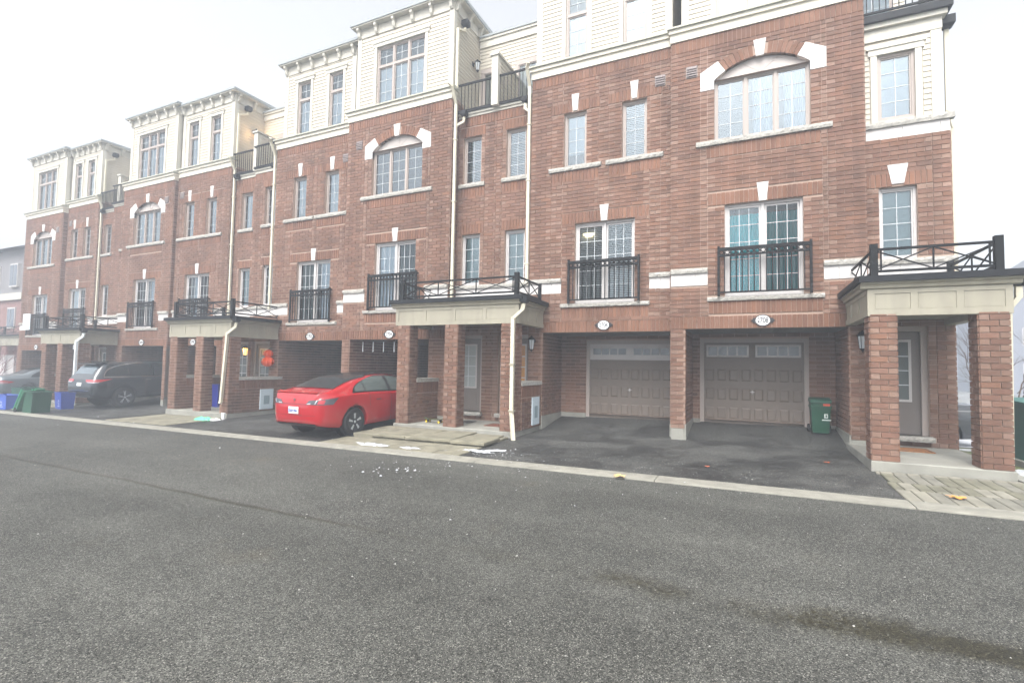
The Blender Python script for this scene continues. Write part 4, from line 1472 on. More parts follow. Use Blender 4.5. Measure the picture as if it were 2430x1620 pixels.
# ------------------------------------------------------------------ entry porches
def porch(label, x0, x1, yf, yw, zs, zf, cols, base, limit, nfront, npan, half=(), fh=0.44, sidebays=2, fine=True, cw=0.35, fx=(0, 0), hcut=0.0):
    """x0..x1: the beam; yf: its face; yw: house wall; zs: slab top; zf: underside of the beam; cols: left edges"""
    root = thing('porch', label, 'porch', ((x0 + x1) / 2, (yf + yw) / 2, base), 'entry porches along the row')
    o = root.location
    sl = MB()
    c = 0.015
    a0, a1, b0 = x0 + fx[0], x1 + fx[1], yf - 0.02
    sl.box(a0, a1, b0, yw, base - 0.3, zs - c)
    sl.poly([(a0 + c, b0 + c, zs), (a1 - c, b0 + c, zs), (a1 - c, yw, zs), (a0 + c, yw, zs)])
    for p, q in (((a0, b0), (a1, b0)), ((a1, b0), (a1, yw)), ((a0, yw), (a0, b0))):
        ip = lambda t: (min(max(t[0], a0 + c), a1 - c), max(t[1], b0 + c), zs)
        sl.poly([(p[0], p[1], zs - c), (q[0], q[1], zs - c), ip(q), ip(p)])
    sl.build('slab', CONCRETE, root)
    B = Brickwork(limit)
    W = MB()
    H = zf + 0.03
    for cx in cols:
        W.box(cx + 0.004, cx + cw - 0.004, yf + 0.005, yf + cw, zs, H)
        nz = round((H - zs) / CH)
        k = 0
        while zs + k * CH < H - 0.02:
            lo, hi = zs + k * CH + JT / 2, min(zs + (k + 1) * CH, H) - JT / 2
            # one and a half bricks a side, quoined alternately
            cut = cw * (0.66 if k % 2 else 0.34)
            pal = lambda w: PALH if w < cw * 0.5 and rng.random() < 0.7 else PAL
            B.one('f', yf + 0.004, cx + 0.002, cx + cut - JT / 2, lo, hi, tone(pal(cut)))
            B.one('f', yf + 0.004, cx + cut + JT / 2, cx + cw - 0.002, lo, hi, tone(pal(cw - cut)))
            c2 = cw - cut
            for ax, pl in (('r', cx + cw - 0.004), ('l', cx + 0.004)):
                B.one(ax, pl, yf + 0.002, yf + c2 - JT / 2, lo, hi, tone(pal(c2)))
                B.one(ax, pl, yf + c2 + JT / 2, yf + cw - 0.002, lo, hi, tone(pal(cw - c2)))
            k += 1
    for hx0, hx1, hz in half:
        W.box(hx0 + 0.004, hx1 - 0.004, yf + cw, yw, zs, hz)
        for ax, pl in (('r', hx1 - 0.004), ('l', hx0 + 0.004)):
            B.soldier(ax, pl, yf + cw, yw, hz - 3 * CH, hz)
            B.fill(ax, pl, yf + cw, yw, zs, hz - 3 * CH, zb=zs)
    wl = W.build('column_core', MORTAR, root)
    B.finish(root, wl)
    for hx0, hx1, hz in half:
        cp = MB().box(hx0 - 0.03, hx1 + 0.035, yf + cw - 0.02, yw - 0.02, hz, hz + 0.095)
        cp.build('wall_cap', CAPSTONE, root)
    # beam with inset panels
    t = 0.16
    bm = MB()
    bm.box(x0, x1, yf, yf + t, zf, zf + fh); bm.box(x0, x0 + t, yf + t, yw, zf + 0.0005, zf + fh); bm.box(x1 - t, x1, yf + t, yw, zf + 0.0005, zf + fh)
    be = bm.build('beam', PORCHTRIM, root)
    fr = MB()
    e = 0.014
    def frame(pt, n, ln):
        st = 0.085
        fr_ = []
        fr_.append((0, ln, 0, 0.10)); fr_.append((0, ln, fh - 0.07, fh))
        w = (ln - st) / n
        for i in range(n + 1):
            fr_.append((i * w, i * w + st, 0.10, fh - 0.07))
        for a, b, c_, d in fr_: pt(a, b, c_, d)
        return [(i * w + st, (i + 1) * w) for i in range(n)]
    pans = frame(lambda a, b, c_, d: fr.box(x0 - e + a * (x1 - x0 + 2 * e) / (x1 - x0), x0 - e + b * (x1 - x0 + 2 * e) / (x1 - x0), yf - e, yf, zf + c_, zf + d), npan, x1 - x0)
    ln = yw - yf - 0.01
    frame(lambda a, b, c_, d: fr.box(x1, x1 + e, yf + 0.0 + a, yf + b, zf + c_, zf + d), 3, ln)
    frame(lambda a, b, c_, d: fr.box(x0 - e, x0, yf + 0.0 + a, yf + b, zf + c_, zf + d), 3, ln)
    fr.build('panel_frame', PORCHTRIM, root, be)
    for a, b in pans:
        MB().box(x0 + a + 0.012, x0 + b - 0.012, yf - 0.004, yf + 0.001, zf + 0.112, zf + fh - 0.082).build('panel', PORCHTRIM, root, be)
    zt = zf + fh
    cr = MB()
    P = [(0, 0), (0.05, 0.015), (0.06, 0.06), (0.10, 0.085), (0.10, 0.11), (0, 0.11)]
    cr.prism([(x0 - 0.11, yf - p, zt + q) for p, q in P], (x1 - x0 + 0.22, 0, 0))
    cr.prism([(x1 + p, yf, zt + q) for p, q in P][::-1], (0, ln, 0)); cr.prism([(x0 - p, yf, zt + q) for p, q in P], (0, ln, 0))
    cr.build('crown_moulding', PORCHTRIM, root)
    zc = zt + 0.11
    fl = MB()
    fl.box(x0 - 0.15, x1 + 0.15, yf - 0.15, yw - 0.03, zc, zc + 0.10)
    fl.build('roof', FLASHING, root)
    MB().box(x0 + t, x1 - t, yf + t, yw, zf + 0.12, zf + 0.16).build('soffit', SOFFIT, root)
    # crossed rail round the roof
    zr = zc + 0.10
    PT = MB()
    rl = MB()
    ca, cb, cf, cbk = x0 + 0.10, x1 - 0.10, yf + 0.10, yw - 0.18
    h = 0.53
    def run(p, q, n):
        for z in (0.10, h - 0.07): rl.bar((*p, zr + z), (*q, zr + z), 0.032, 0.04)
        for i in range(n):
            u = Vector((*p, 0)).lerp(Vector((*q, 0)), i / n)
            v = Vector((*p, 0)).lerp(Vector((*q, 0)), (i + 1) / n)
            rl.bar((u.x, u.y, zr + 0.11), (v.x, v.y, zr + h - 0.08), 0.016, 0.02)
            rl.bar((u.x, u.y, zr + h - 0.08), (v.x, v.y, zr + 0.11), 0.0162, 0.0202)
            if 0 < i: rl.bar((u.x, u.y, zr + 0.10), (u.x, u.y, zr + h - 0.07), 0.022)
    for s, q in ((1, (ca, cf)), (-1, (cb, cf))):
        rl.bar((q[0] + s * 0.10, q[1], zr + 0.1), (q[0] + s * 0.10, q[1], zr + h - 0.07), 0.022)
    run((ca, cf), (cb, cf), nfront); run((ca, cf), (ca, cbk), sidebays); run((cb, cf), (cb, cbk), sidebays)
    ro = rl.build('roof_railing', BLACKMETAL, root)
    for px, py, s in ((ca, cf, 0.1), (cb, cf, 0.1), (ca, cbk, 0.085), (cb, cbk, 0.085)):
        p = MB().box(px - s / 2, px + s / 2, py - s / 2, py + s / 2, zr, zr + h + 0.02)
        p.box(px - s * 0.75, px + s * 0.75, py - s * 0.75, py + s * 0.75, zr, zr + 0.02)
        p.build('post', BLACKMETAL, root, ro)
    return root

P1 = porch('brick porch between the two doors, with a skateboard and a downspout at its corner', -8.22, -4.75, 10.44, 12.17, 0.08, 2.57, (-8.15, -6.72, -5.17), -0.08, 300, 3, 4,
           half=((-8.15, -7.80, 1.12), (-5.15, -4.80, 1.12)), fx=(0, -0.07))
dp = downspout(P1, [(-4.62, 10.42, 3.0), (-4.64, 10.40, 2.88), (-4.82, 10.30, 2.68), (-4.82, 10.30, 0.5), (-4.72, 10.2, -0.08)], w=0.085, mt=PIPE)
hopper(P1, dp, (-4.60, 10.42, 3.10), 0.17)
MB().box(-4.88, -4.76, 10.25, 10.35, 1.6, 1.64).box(-4.88, -4.74, 10.25, 10.35, 0.55, 0.59).build('strap', PORCHTRIM, P1, dp)
P2 = porch('brick porch at the right end of the row, two columns by a half-glazed door', 1.8, 3.56, 9.81, 12.07, 0.18, 2.5, (1.815, 3.175), 0.0, 300, 2, 3, fx=(0, 0), fh=0.43)
dp = downspout(P2, [(3.78, 10.2, 2.95), (3.78, 10.2, 2.78), (3.66, 10.2, 2.6), (3.63, 10.2, 0.15)], w=0.08, mt=PIPE)
hopper(P2, dp, (3.80, 10.2, 3.03), 0.17)
P3 = porch('hazy brick porch with a lit orange lamp and an orange pumpkin lantern', -17.45, -14.40, 10.26, 12.22, -0.03, 2.33, (-17.38, -16.05, -14.76), -0.19, 200, 3, 4,
           half=((-17.38, -17.03, 0.99), (-14.76, -14.41, 0.99)))
dp = downspout(P3, [(-14.22, 10.3, 2.78), (-14.24, 10.28, 2.62), (-14.44, 10.18, 2.42), (-14.58, 10.16, 0.35), (-14.58, 10.14, 0.3)], w=0.085, mt=PIPE)
hopper(P3, dp, (-14.20, 10.28, 2.86), 0.17)
P4 = porch('foggy brick porch farthest left, behind the green cart and blue box', -27.2, -24.15, 10.76, 12.8, -0.21, 2.16, (-27.1, -25.8, -24.5), -0.36, 0, 3, 4,
           half=((-27.1, -26.75, 0.8), (-24.5, -24.16, 0.8)), fine=False)
P5 = porch('foggy porch with crossed black rail cut by the left picture edge', -41.5, -37.6, 14.0, 14.78, -0.4, 2.25, (-41.4, -38.0), -0.55, 0, 3, 3, fine=False)
dp = downspout(P4, [(-23.95, 10.8, 2.6), (-23.97, 10.78, 2.45), (-24.12, 10.64, 2.25), (-24.12, 10.64, -0.3)], w=0.1, mt=mat('white_pipe', s2l((214, 220, 222)), 0.5))
hopper(P4, dp, (-23.93, 10.78, 2.68), 0.17)

# ------------------------------------------------------------------ things on and about the walls
def text(s, size, loc, parent_root, part, mt, ext=0.002, rot=(math.pi / 2, 0, 0), name='numerals', sx=1.0):
    cu = bpy.data.curves.new(name, 'FONT')
    cu.body = s
    cu.size = size
    cu.extrude = ext
    cu.offset = size * 0.022
    cu.align_x = 'CENTER'
    cu.align_y = 'CENTER'
    cu.materials.append(mt)
    tmp = bpy.data.objects.new(name, cu)
    COL.objects.link(tmp)
    dgr = bpy.context.evaluated_depsgraph_get()
    me = bpy.data.meshes.new_from_object(tmp.evaluated_get(dgr))
    bpy.data.objects.remove(tmp)
    ob = bpy.data.objects.new(name, me)
    COL.objects.link(ob)
    ob.parent = part or parent_root
    ob.location = Vector(loc) - parent_root.location
    ob.rotation_euler = rot
    ob.scale = (sx, 1, 1)
    return ob
INK = mat('sign_black', (0.012, 0.012, 0.014), 0.4)
SIGNW = mat('sign_white', (0.82, 0.83, 0.84), 0.3)
def number_sign(num, x, y, z, txt):
    root = thing('house_number_sign', txt % num, 'house number', (x, y, z), 'oval house number plaques')
    def oval(a, b, y0, y1, n=28):
        return [(x + a * math.cos(2 * math.pi * i / n), y0, z + b * math.sin(2 * math.pi * i / n)) for i in range(n)]
    mb = MB().prism(oval(0.155, 0.125, y - 0.006, 0), (0, -0.016, 0))
    for s in (-1, 1):
        mb.prism([(x + s * q[0], y - 0.006, z + q[1]) for q in ((0.13, 0.0), (0.15, 0.055), (0.185, 0.05), (0.2, 0.022), (0.235, 0.0), (0.2, -0.022), (0.185, -0.05), (0.15, -0.055))][::s], (0, -0.012, 0))
    bk = mb.build('plate', INK, root)
    MB().prism(oval(0.135, 0.106, y - 0.022, 0), (0, -0.004, 0)).build('face', SIGNW, root, bk)
    text(num, 0.150, (x, y - 0.0275, z - 0.002), root, bk, INK, sx=0.72)
    return root
number_sign('2708', 0.31, 11.8 - PR, 2.64, 'oval white plaque %s under the teal curtained balcony')
number_sign('2706', -3.16, 12.0 - PR, 2.62, 'oval white plaque %s over the garage door with a white window band')
number_sign('2704', -9.52, 11.8 - PR, 2.45, 'oval white plaque %s above the hanging light tubes, partly by the porch beam')
number_sign('2702', -12.92, 12.0 - PR, 2.43, 'oval white plaque %s over the dark empty carport left of the red car')
number_sign('2700', -19.32, 12.25 - PR, 2.28, 'small hazy oval plaque %s glimpsed between the hazy porch columns')
number_sign('2698', -22.4, 12.1 - PR, 2.27, 'small hazy oval plaque %s over the dark utility vehicle')
number_sign('2696', -29.0, 12.7 - PR, 2.10, 'tiny foggy oval plaque %s beside the foggy porch downspout')
number_sign('2694', -32.0, 12.5 - PR, 2.09, 'tiny foggy oval plaque %s over the silver grey sedan')

def wall_lantern(label, x, y, z, lit=False, ax='f', s=1.0):
    """carriage lantern on a scrolled bracket; z: middle of the lantern"""
    root = thing('wall_lantern', label, 'lantern', (x, y, z), 'black carriage lanterns')
    d = Vector((0, -1, 0)) if ax == 'f' else Vector((1, 0, 0))
    c = Vector((x, y, z)) + d * 0.16
    mb = MB()
    mb.lathe([(0.055, 0.0), (0.06, 0.012), (0.03, 0.03)], (x, y, z + 0.08), 12, 'y') if ax == 'f' else mb.box(x, x + 0.02, y - 0.05, y + 0.05, z + 0.02, z + 0.14)
    if ax == 'f':
        mb.v = [(a, y - (b - y), h) for a, b, h in mb.v]
    p = Vector((x, y, z + 0.08))
    mb.tube([p + d * 0.02, p + d * 0.09 + Vector((0, 0, 0.05)), p + d * 0.16 + Vector((0, 0, 0.09)), c + Vector((0, 0, 0.16))], 0.011, 6)
    br = mb.build('bracket', BLACKMETAL, root)
    cp = MB().lathe([(0.012, 0.20), (0.025, 0.175), (0.06, 0.15), (0.105, 0.105), (0.1, 0.095)], (c.x, c.y, c.z), 6)
    cp.lathe([(0.055, -0.15), (0.05, -0.165), (0.02, -0.185), (0.012, -0.215), (0.004, -0.225)], (c.x, c.y, c.z), 6)
    cp.build('cap', BLACKMETAL, root, smooth=False)
    MB().lathe([(0.052, -0.145), (0.078, 0.09)], (c.x, c.y, c.z), 6).build('glass', LAMPLIT if lit else LAMPGLASS, root)
    rb = MB()
    for t in range(6):
        a = 2 * math.pi * t / 6
        rb.bar((c.x + 0.054 * math.cos(a), c.y + 0.054 * math.sin(a), c.z - 0.15), (c.x + 0.08 * math.cos(a), c.y + 0.08 * math.sin(a), c.z + 0.095), 0.009)
    rb.build('ribs', BLACKMETAL, root)
    return root, c
wall_lantern('unlit black lantern on the brick pier beside the amber-lit door glass', -5.0, 12.0 - PR, 2.17)
wall_lantern('unlit black lantern on the pier above the stone ledge near the red car', -7.97, 12.0 + 0.16, 2.17)
wall_lantern('unlit black lantern half hidden behind the column of the right-end porch', 2.03, 11.8 - PR, 2.19)
def glow(c, e, name):
    l = bpy.data.lights.new(name, 'POINT')
    l.energy = e
    l.color = (1, 0.62, 0.28)
    l.shadow_soft_size = 0.06
    lo = bpy.data.objects.new(name, l)
    COL.objects.link(lo)
    lo.location = c
_, c = wall_lantern('lit orange lantern glowing inside the hazy porch', -16.13, 12.25 - PR, 1.95, True)
glow(c + Vector((0, -0.14, 0)), 2.0, 'lantern_bulb')
_, c = wall_lantern('unlit black lantern on the clapboard wall above the terrace rail', -7.57, 12.95, 10.72, False, 'r')
_, c = wall_lantern('lit lantern glowing on the clapboard wall of the hazy terrace', -17.57, 13.1, 10.5, True, 'r')
glow(c + Vector((0.14, 0, 0.02)), 5, 'terrace_bulb')

def meter_box(label, x, y0, y1, z0, z1):
    root = thing('meter_box', label, 'meter box', (x, (y0 + y1) / 2, z0), 'pale grey utility boxes')
    b = MB().box(x - 0.02, x + 0.03, y0, y1, z0, z1).build('cabinet', METERM, root)
    w, h = y1 - y0, z1 - z0
    MB().box(x + 0.03, x + 0.036, y0 + 0.02, y1 - 0.02, z0 + 0.02, z1 - h * 0.13).build('cover', METERM, root, b)
    MB().box(x + 0.036, x + 0.04, y0 + w * 0.26, y1 - w * 0.3, z0 + h * 0.25, z0 + h * 0.68).build('viewing_panel', METERD, root, b)
    return root
meter_box('narrow pale grey meter box low on the brick wall right of the downspout', -4.79, 11.38, 11.84, 0.14, 0.82)
meter_box('square pale grey meter box low on the brick wall left of the red car', -14.40, 11.36, 11.86, 0.02, 0.68)

def mat_on_floor(label, x0, x1, y0, y1, z, mt):
    root = thing('doormat', label, 'doormat', ((x0 + x1) / 2, (y0 + y1) / 2, z), 'doormats')
    mb = MB().box(x0, x1, y0, y1, z + 0.001, z + 0.016)
    a = mb.build('mat', mt, root)
    bd = MB()
    for q in ((x0 + 0.03, x1 - 0.03, y0 + 0.03, y0 + 0.05), (x0 + 0.03, x1 - 0.03, y1 - 0.05, y1 - 0.03), (x0 + 0.03, x0 + 0.05, y0 + 0.05, y1 - 0.05), (x1 - 0.05, x1 - 0.03, y0 + 0.05, y1 - 0.05)):
        bd.box(*q, z + 0.016, z + 0.019)
    bd.build('border', mat('mat_border', s2l((60, 48, 40)), 0.95), root)
mat_on_floor('brown doormat on the right-end porch slab', 2.2, 3.0, 11.2, 11.72, 0.18, mat('coir', s2l((150, 100, 56)), 0.95, noise=0.35, nscale=30, bump=0.8, bscale=200))
mat_on_floor('dark grey doormat at the left of the two middle porch doors', -7.35, -6.55, 11.3, 11.8, 0.08, mat('mat_dark', s2l((52, 52, 50)), 0.95, noise=0.3, nscale=30))
mat_on_floor('reddish brown doormat beside the right column of the middle porch', -5.95, -5.2, 11.1, 11.6, 0.08, mat('mat_red', s2l((112, 66, 50)), 0.95, noise=0.3, nscale=30))

# skateboard
def skateboard():
    x, y, z = -7.35, 10.98, 0.08
    root = thing('skateboard', 'small yellow-wheeled skateboard on the slab beside the left porch column', 'skateboard', (x, y, z))
    mb = MB()
    prof = [(-0.30, 0.115), (-0.26, 0.10), (-0.2, 0.085), (0.2, 0.085), (0.26, 0.10), (0.30, 0.115)]
    for (a, za), (b, zb_) in zip(prof, prof[1:]):
        wa = 0.07 if abs(a) < 0.28 else 0.045
        wb = 0.07 if abs(b) < 0.28 else 0.045
        mb.prism([(x + a, y - wa, z + za), (x + b, y - wb, z + zb_), (x + b, y + wb, z + zb_), (x + a, y + wa, z + za)], (0, 0, 0.012))
    mb.build('deck', mat('skate_deck', s2l((70, 74, 40)), 0.7), root)
    for sx in (-0.19, 0.19):
        ax = MB().bar((x + sx, y - 0.08, z + 0.03), (x + sx, y + 0.08, z + 0.03), 0.02)
        ax.box(x + sx - 0.02, x + sx + 0.02, y - 0.03, y + 0.03, z + 0.03, z + 0.086)
        a = ax.build('truck', mat('skate_truck', s2l((60, 60, 60)), 0.5, 0.6), root)
        for sy in (-0.085, 0.06):
            MB().lathe([(0.02, 0), (0.029, 0.004), (0.029, 0.022), (0.02, 0.026)], (x + sx, y + sy, z + 0.03), 12, 'y').build('wheel', mat('skate_wheel', s2l((214, 184, 40)), 0.4), root, a)
skateboard()

# pumpkin lantern: two stacked orange gourds with a dark hanger
def pumpkin():
    x, y = -14.64, 11.93
    root = thing('pumpkin_lantern', 'glossy orange stacked pumpkin lantern hanging at the hazy porch corner', 'lantern', (x, y, 1.45))
    OR = mat('pumpkin_orange', s2l((226, 78, 30)), 0.3)
    for (cz, r, h) in ((1.58, 0.19, 0.175), (1.85, 0.15, 0.135)):
        mb = MB()
        n, mm = 24, 9
        P = []
        for i in range(mm + 1):
            t = math.pi * i / mm
            ring = []
            for k in range(n):
                a = 2 * math.pi * k / n
                rr = r * math.sin(t) * (1 + 0.07 * math.cos(a * 8))
                ring.append((x + rr * math.cos(a), y - 0.12 + rr * math.sin(a), cz - h * math.cos(t)))
            P.append(ring)
        for i in range(mm):
            for k in range(n):
                mb.poly((P[i][k], P[i][(k + 1) % n], P[i + 1][(k + 1) % n], P[i + 1][k]))
        mb.build('gourd', OR, root, smooth=True)
    MB().tube([(x, y - 0.12, 1.96), (x, y - 0.11, 1.99), (x + 0.02, y - 0.05, 2.03), (x + 0.02, y, 2.03)], 0.016, 8).build('stalk', mat('stalk', s2l((60, 66, 40)), 0.8), root)
    return root
pumpkin()

# icicle-shaped light tubes hanging inside the carport lintel
for i in range(5):
    x = (-10.75 + i * 0.40) if i < 4 else -7.95
    zz = 2.30
    o = thing('hanging_light_tube', ('first from the left', 'second from the left', 'third from the left', 'fourth from the left', 'separate')[i] + (' of the four white light tubes hanging over the red car' if i < 4 else ' white light tube seen through the opening beside the porch column'), 'light tube', (x, 12.05, zz - 0.36), 'white light tubes over the red car')
    MB().lathe([(0.004, 0.02), (0.013, 0.0), (0.013, 0.30)], (x, 12.05, zz - 0.36), 8).build('tube', mat('tube_white', (0.75, 0.78, 0.8), 0.3), o)
    MB().tube([(x, 12.05, zz - 0.06), (x, 12.05, zz + 0.0)], 0.005, 5).build('cord', BLACKMETAL, o)

# ceiling lamp seen through the slatted blinds of 2706
lm = thing('ceiling_lamp', 'lit cream dome lamp inside, seen through the sliding door over plaque 2706', 'lamp', (-3.62, 12.25, 5.0))
lm.scale = (1, 0.28, 1)
MB().lathe([(0.02, -0.10), (0.10, -0.08), (0.15, -0.03), (0.16, 0.0)], (-3.62, 12.05, 4.98), 20).build('shade', mat('dome_lit', (1, 0.85, 0.5), 0.4, emit=(1, 0.78, 0.38), es=3.0), lm, smooth=True)
MB().lathe([(0.05, 0.0), (0.05, 0.04)], (-3.62, 12.05, 4.98), 12).build('mount', BLACKMETAL, lm)

# white notice fixed to the far-left balcony rail
nb_ = thing('notice_board', 'white notice hung on the balcony rail of the foggiest house at far left', 'notice', (-32.75, 12.3, 2.95))
MB().box(-33.05, -32.35, 12.30, 12.33, 2.95, 3.75).build('panel', mat('notice_white', (0.75, 0.78, 0.8), 0.5), nb_)
ln_ = MB()
for i in range(4): ln_.box(-32.95, -32.5 + 0.06 * (i % 2), 12.296, 12.2995, 3.12 + i * 0.14, 3.15 + i * 0.14)
ln_.build('print', mat('notice_grey', s2l((120, 136, 146)), 0.6), nb_, kind='stuff')
# ------------------------------------------------------------------ cars
def crom(p, t):
    n = len(p)
    i = min(int(t), n - 2)
    f = t - i
    a, b, c, d = p[max(i - 1, 0)], p[i], p[i + 1], p[min(i + 2, n - 1)]
    return 0.5 * ((2 * b) + (c - a) * f + (2 * a - 5 * b + 4 * c - d) * f * f + (3 * b - a - 3 * c + d) * f * f * f)

def car(name, label, group, loc, pitch, st, wheels, wr_, paint, top=None, side=(), belt_v=6.12, rim='spoke', trim=None, glassroof=None, yaw=0.0):
    """st: stations (s, zb, W, zbelt, ztop, wroof) from the tail forward (+y); wheels: s of the two axles"""
    root = thing(name, label, 'car', loc, group)
    root.rotation_euler = (pitch, 0, yaw)
    L = Vector(loc)
    G = []
    for (s, zb, W, zk, zt, wr) in st:
        h = zk - zb
        g = zt - zk
        G.append([(0, zb), (0.80 * W, zb), (0.955 * W, zb + min(0.07, h * 0.2)), (0.99 * W, zb + 0.35 * h), (1.0 * W, zb + 0.66 * h), (0.975 * W, zk - 0.04), (0.935 * W, zk + 0.005),
                  ((0.935 * W + wr) / 2 + 0.015, zk + 0.52 * g), (wr + 0.01, zt - 0.13 * g), (0.72 * wr, zt - 0.03 * g), (0, zt)])
    nu, nv = len(st), 11
    def ev(u, v):
        u, v = max(0, min(nu - 1.0001, u)), max(0, min(nv - 1.0001, v))
        s = crom([a[0] for a in st], u)
        cols = [(crom([G[i][j][0] for i in range(nu)], u), crom([G[i][j][1] for i in range(nu)], u)) for j in range(nv)]
        return Vector((crom([c[0] for c in cols], v), s, crom([c[1] for c in cols], v)))
    def nrm(u, v):
        e = 0.03
        n = (ev(u + e, v) - ev(u - e, v)).cross(ev(u, v + e) - ev(u, v - e))
        return n.normalized() if n.length > 1e-9 else Vector((0, 0, 1))
    b = MB()
    U, V = 64, 40
    rings = []
    for i in range(U + 1):
        u = (nu - 1) * i / U
        ring = [ev(u, 10.0 * j / V) for j in range(V + 1)]
        full = ring + [Vector((-p.x, p.y, p.z)) for p in ring[-2:0:-1]]
        rings.append([p + L for p in full])
    n = len(rings[0])
    b.v = [tuple(p) for r in rings for p in r]
    for i in range(U):
        for j in range(n):
            k = (j + 1) % n
            b.f.append((i * n + j, i * n + k, (i + 1) * n + k, (i + 1) * n + j))
    b.f.append(tuple(range(n - 1, -1, -1)))
    b.f.append(tuple(U * n + j for j in range(n)))
    b.c = [None] * len(b.f)
    b.m = [0] * len(b.f)
    body = b.build('body', paint, root, smooth=True)
    bm = bmesh.new()
    bm.from_mesh(body.data)
    bmesh.ops.recalc_face_normals(bm, faces=bm.faces)
    # cut the wheel wells
    bm.to_mesh(body.data)
    bvh = BVHTree.FromBMesh(bm)
    bm.free()
    W_ = max(a[2] for a in st)
    cut = MB()
    for s in wheels:
        for sx in (1, -1):
            prof = [(wr_ + 0.055, 0.0), (wr_ + 0.055, 0.30)]
            cut.lathe([(r, sx * (W_ - 0.27 + h * 1.4)) for r, h in (prof if sx > 0 else prof)], (L.x, L.y + s, L.z + wr_ + 0.005), 36, 'x')
    cme = bpy.data.meshes.new('well')
    cme.from_pydata([(x - L.x, y - L.y, z - L.z) for x, y, z in cut.v], [], cut.f)
    cb = bmesh.new(); cb.from_mesh(cme); bmesh.ops.recalc_face_normals(cb, faces=cb.faces); cb.to_mesh(cme); cb.free()
    co = bpy.data.objects.new('well', cme)
    COL.objects.link(co)
    md = body.modifiers.new('wells', 'BOOLEAN')
    md.operation = 'DIFFERENCE'
    md.solver = 'EXACT'
    md.object = co
    bpy.context.view_layer.update()
    dg = bpy.context.evaluated_depsgraph_get()
    tmp = body.parent
    body.parent = None
    root_rot = root.rotation_euler.copy()
    bpy.context.view_layer.update()
    me = bpy.data.meshes.new_from_object(body.evaluated_get(bpy.context.evaluated_depsgraph_get()))
    body.modifiers.clear()
    body.data = me
    body.parent = tmp
    bpy.data.objects.remove(co)
    me.materials.clear()
    me.materials.append(paint)
    # dark lining inside the wells
    lin = MB()
    for s in wheels:
        for sx in (1, -1):
            lin.lathe([(wr_ + 0.05, sx * (W_ - 0.30)), (wr_ + 0.05, sx * (W_ - 0.285))], (L.x, L.y + s, L.z + wr_ + 0.005), 24, 'x')
    lin.build('wheel_well', TYRE, root)
    def patch(nm, mt, uf, vf0, vf1, off=0.005, nu_=18, nv_=8, mirror=False, part=None, both=True):
        """surface patch: uf=(ua,ub), vf(t)->v bounds"""
        out = []
        for sx in ((1, -1) if both else (1,)):
            p = MB()
            gr = []
            for i in range(nu_ + 1):
                t = i / nu_
                u = uf[0] + (uf[1] - uf[0]) * t
                row = []
                for j in range(nv_ + 1):
                    v = vf0(t) + (vf1(t) - vf0(t)) * j / nv_
                    q = ev(u, v)
                    m_ = nrm(u, v)
                    q = q + m_ * off
                    row.append((L.x + sx * q.x, L.y + q.y, L.z + q.z))
                gr.append(row)
            for i in range(nu_):
                for j in range(nv_):
                    p.poly((gr[i][j], gr[i + 1][j], gr[i + 1][j + 1], gr[i][j + 1]))
            out.append(p.build(nm, mt, root, part, smooth=True))
        return out
    def decal(nm, mt, corners, off=0.006, nx=10, ny=5, part=None, both=False, thick=0.0, sxs=None):
        """corners: four (point, direction) in car space, projected onto the body"""
        res = []
        for sx in (sxs or ((1, -1) if both else (1,))):
            p = MB()
            gr = []
            for i in range(nx + 1):
                row = []
                for j in range(ny + 1):
                    a, c = i / nx, j / ny
                    w = ((1 - a) * (1 - c), a * (1 - c), a * c, (1 - a) * c)
                    P = sum((Vector(corners[k][0]) * w[k] for k in range(4)), Vector())
                    D = sum((Vector(corners[k][1]) * w[k] for k in range(4)), Vector()).normalized()
                    h = bvh.ray_cast(P - D * 1.0, D)
                    q = (h[0] if h[0] is not None else P) - D * off
                    row.append((L.x + sx * q.x, L.y + q.y, L.z + q.z))
                gr.append(row)
            for i in range(nx):
                for j in range(ny):
                    p.poly((gr[i][j], gr[i + 1][j], gr[i + 1][j + 1], gr[i][j + 1]))
            res.append(p.build(nm, mt, root, part, smooth=True))
        return res
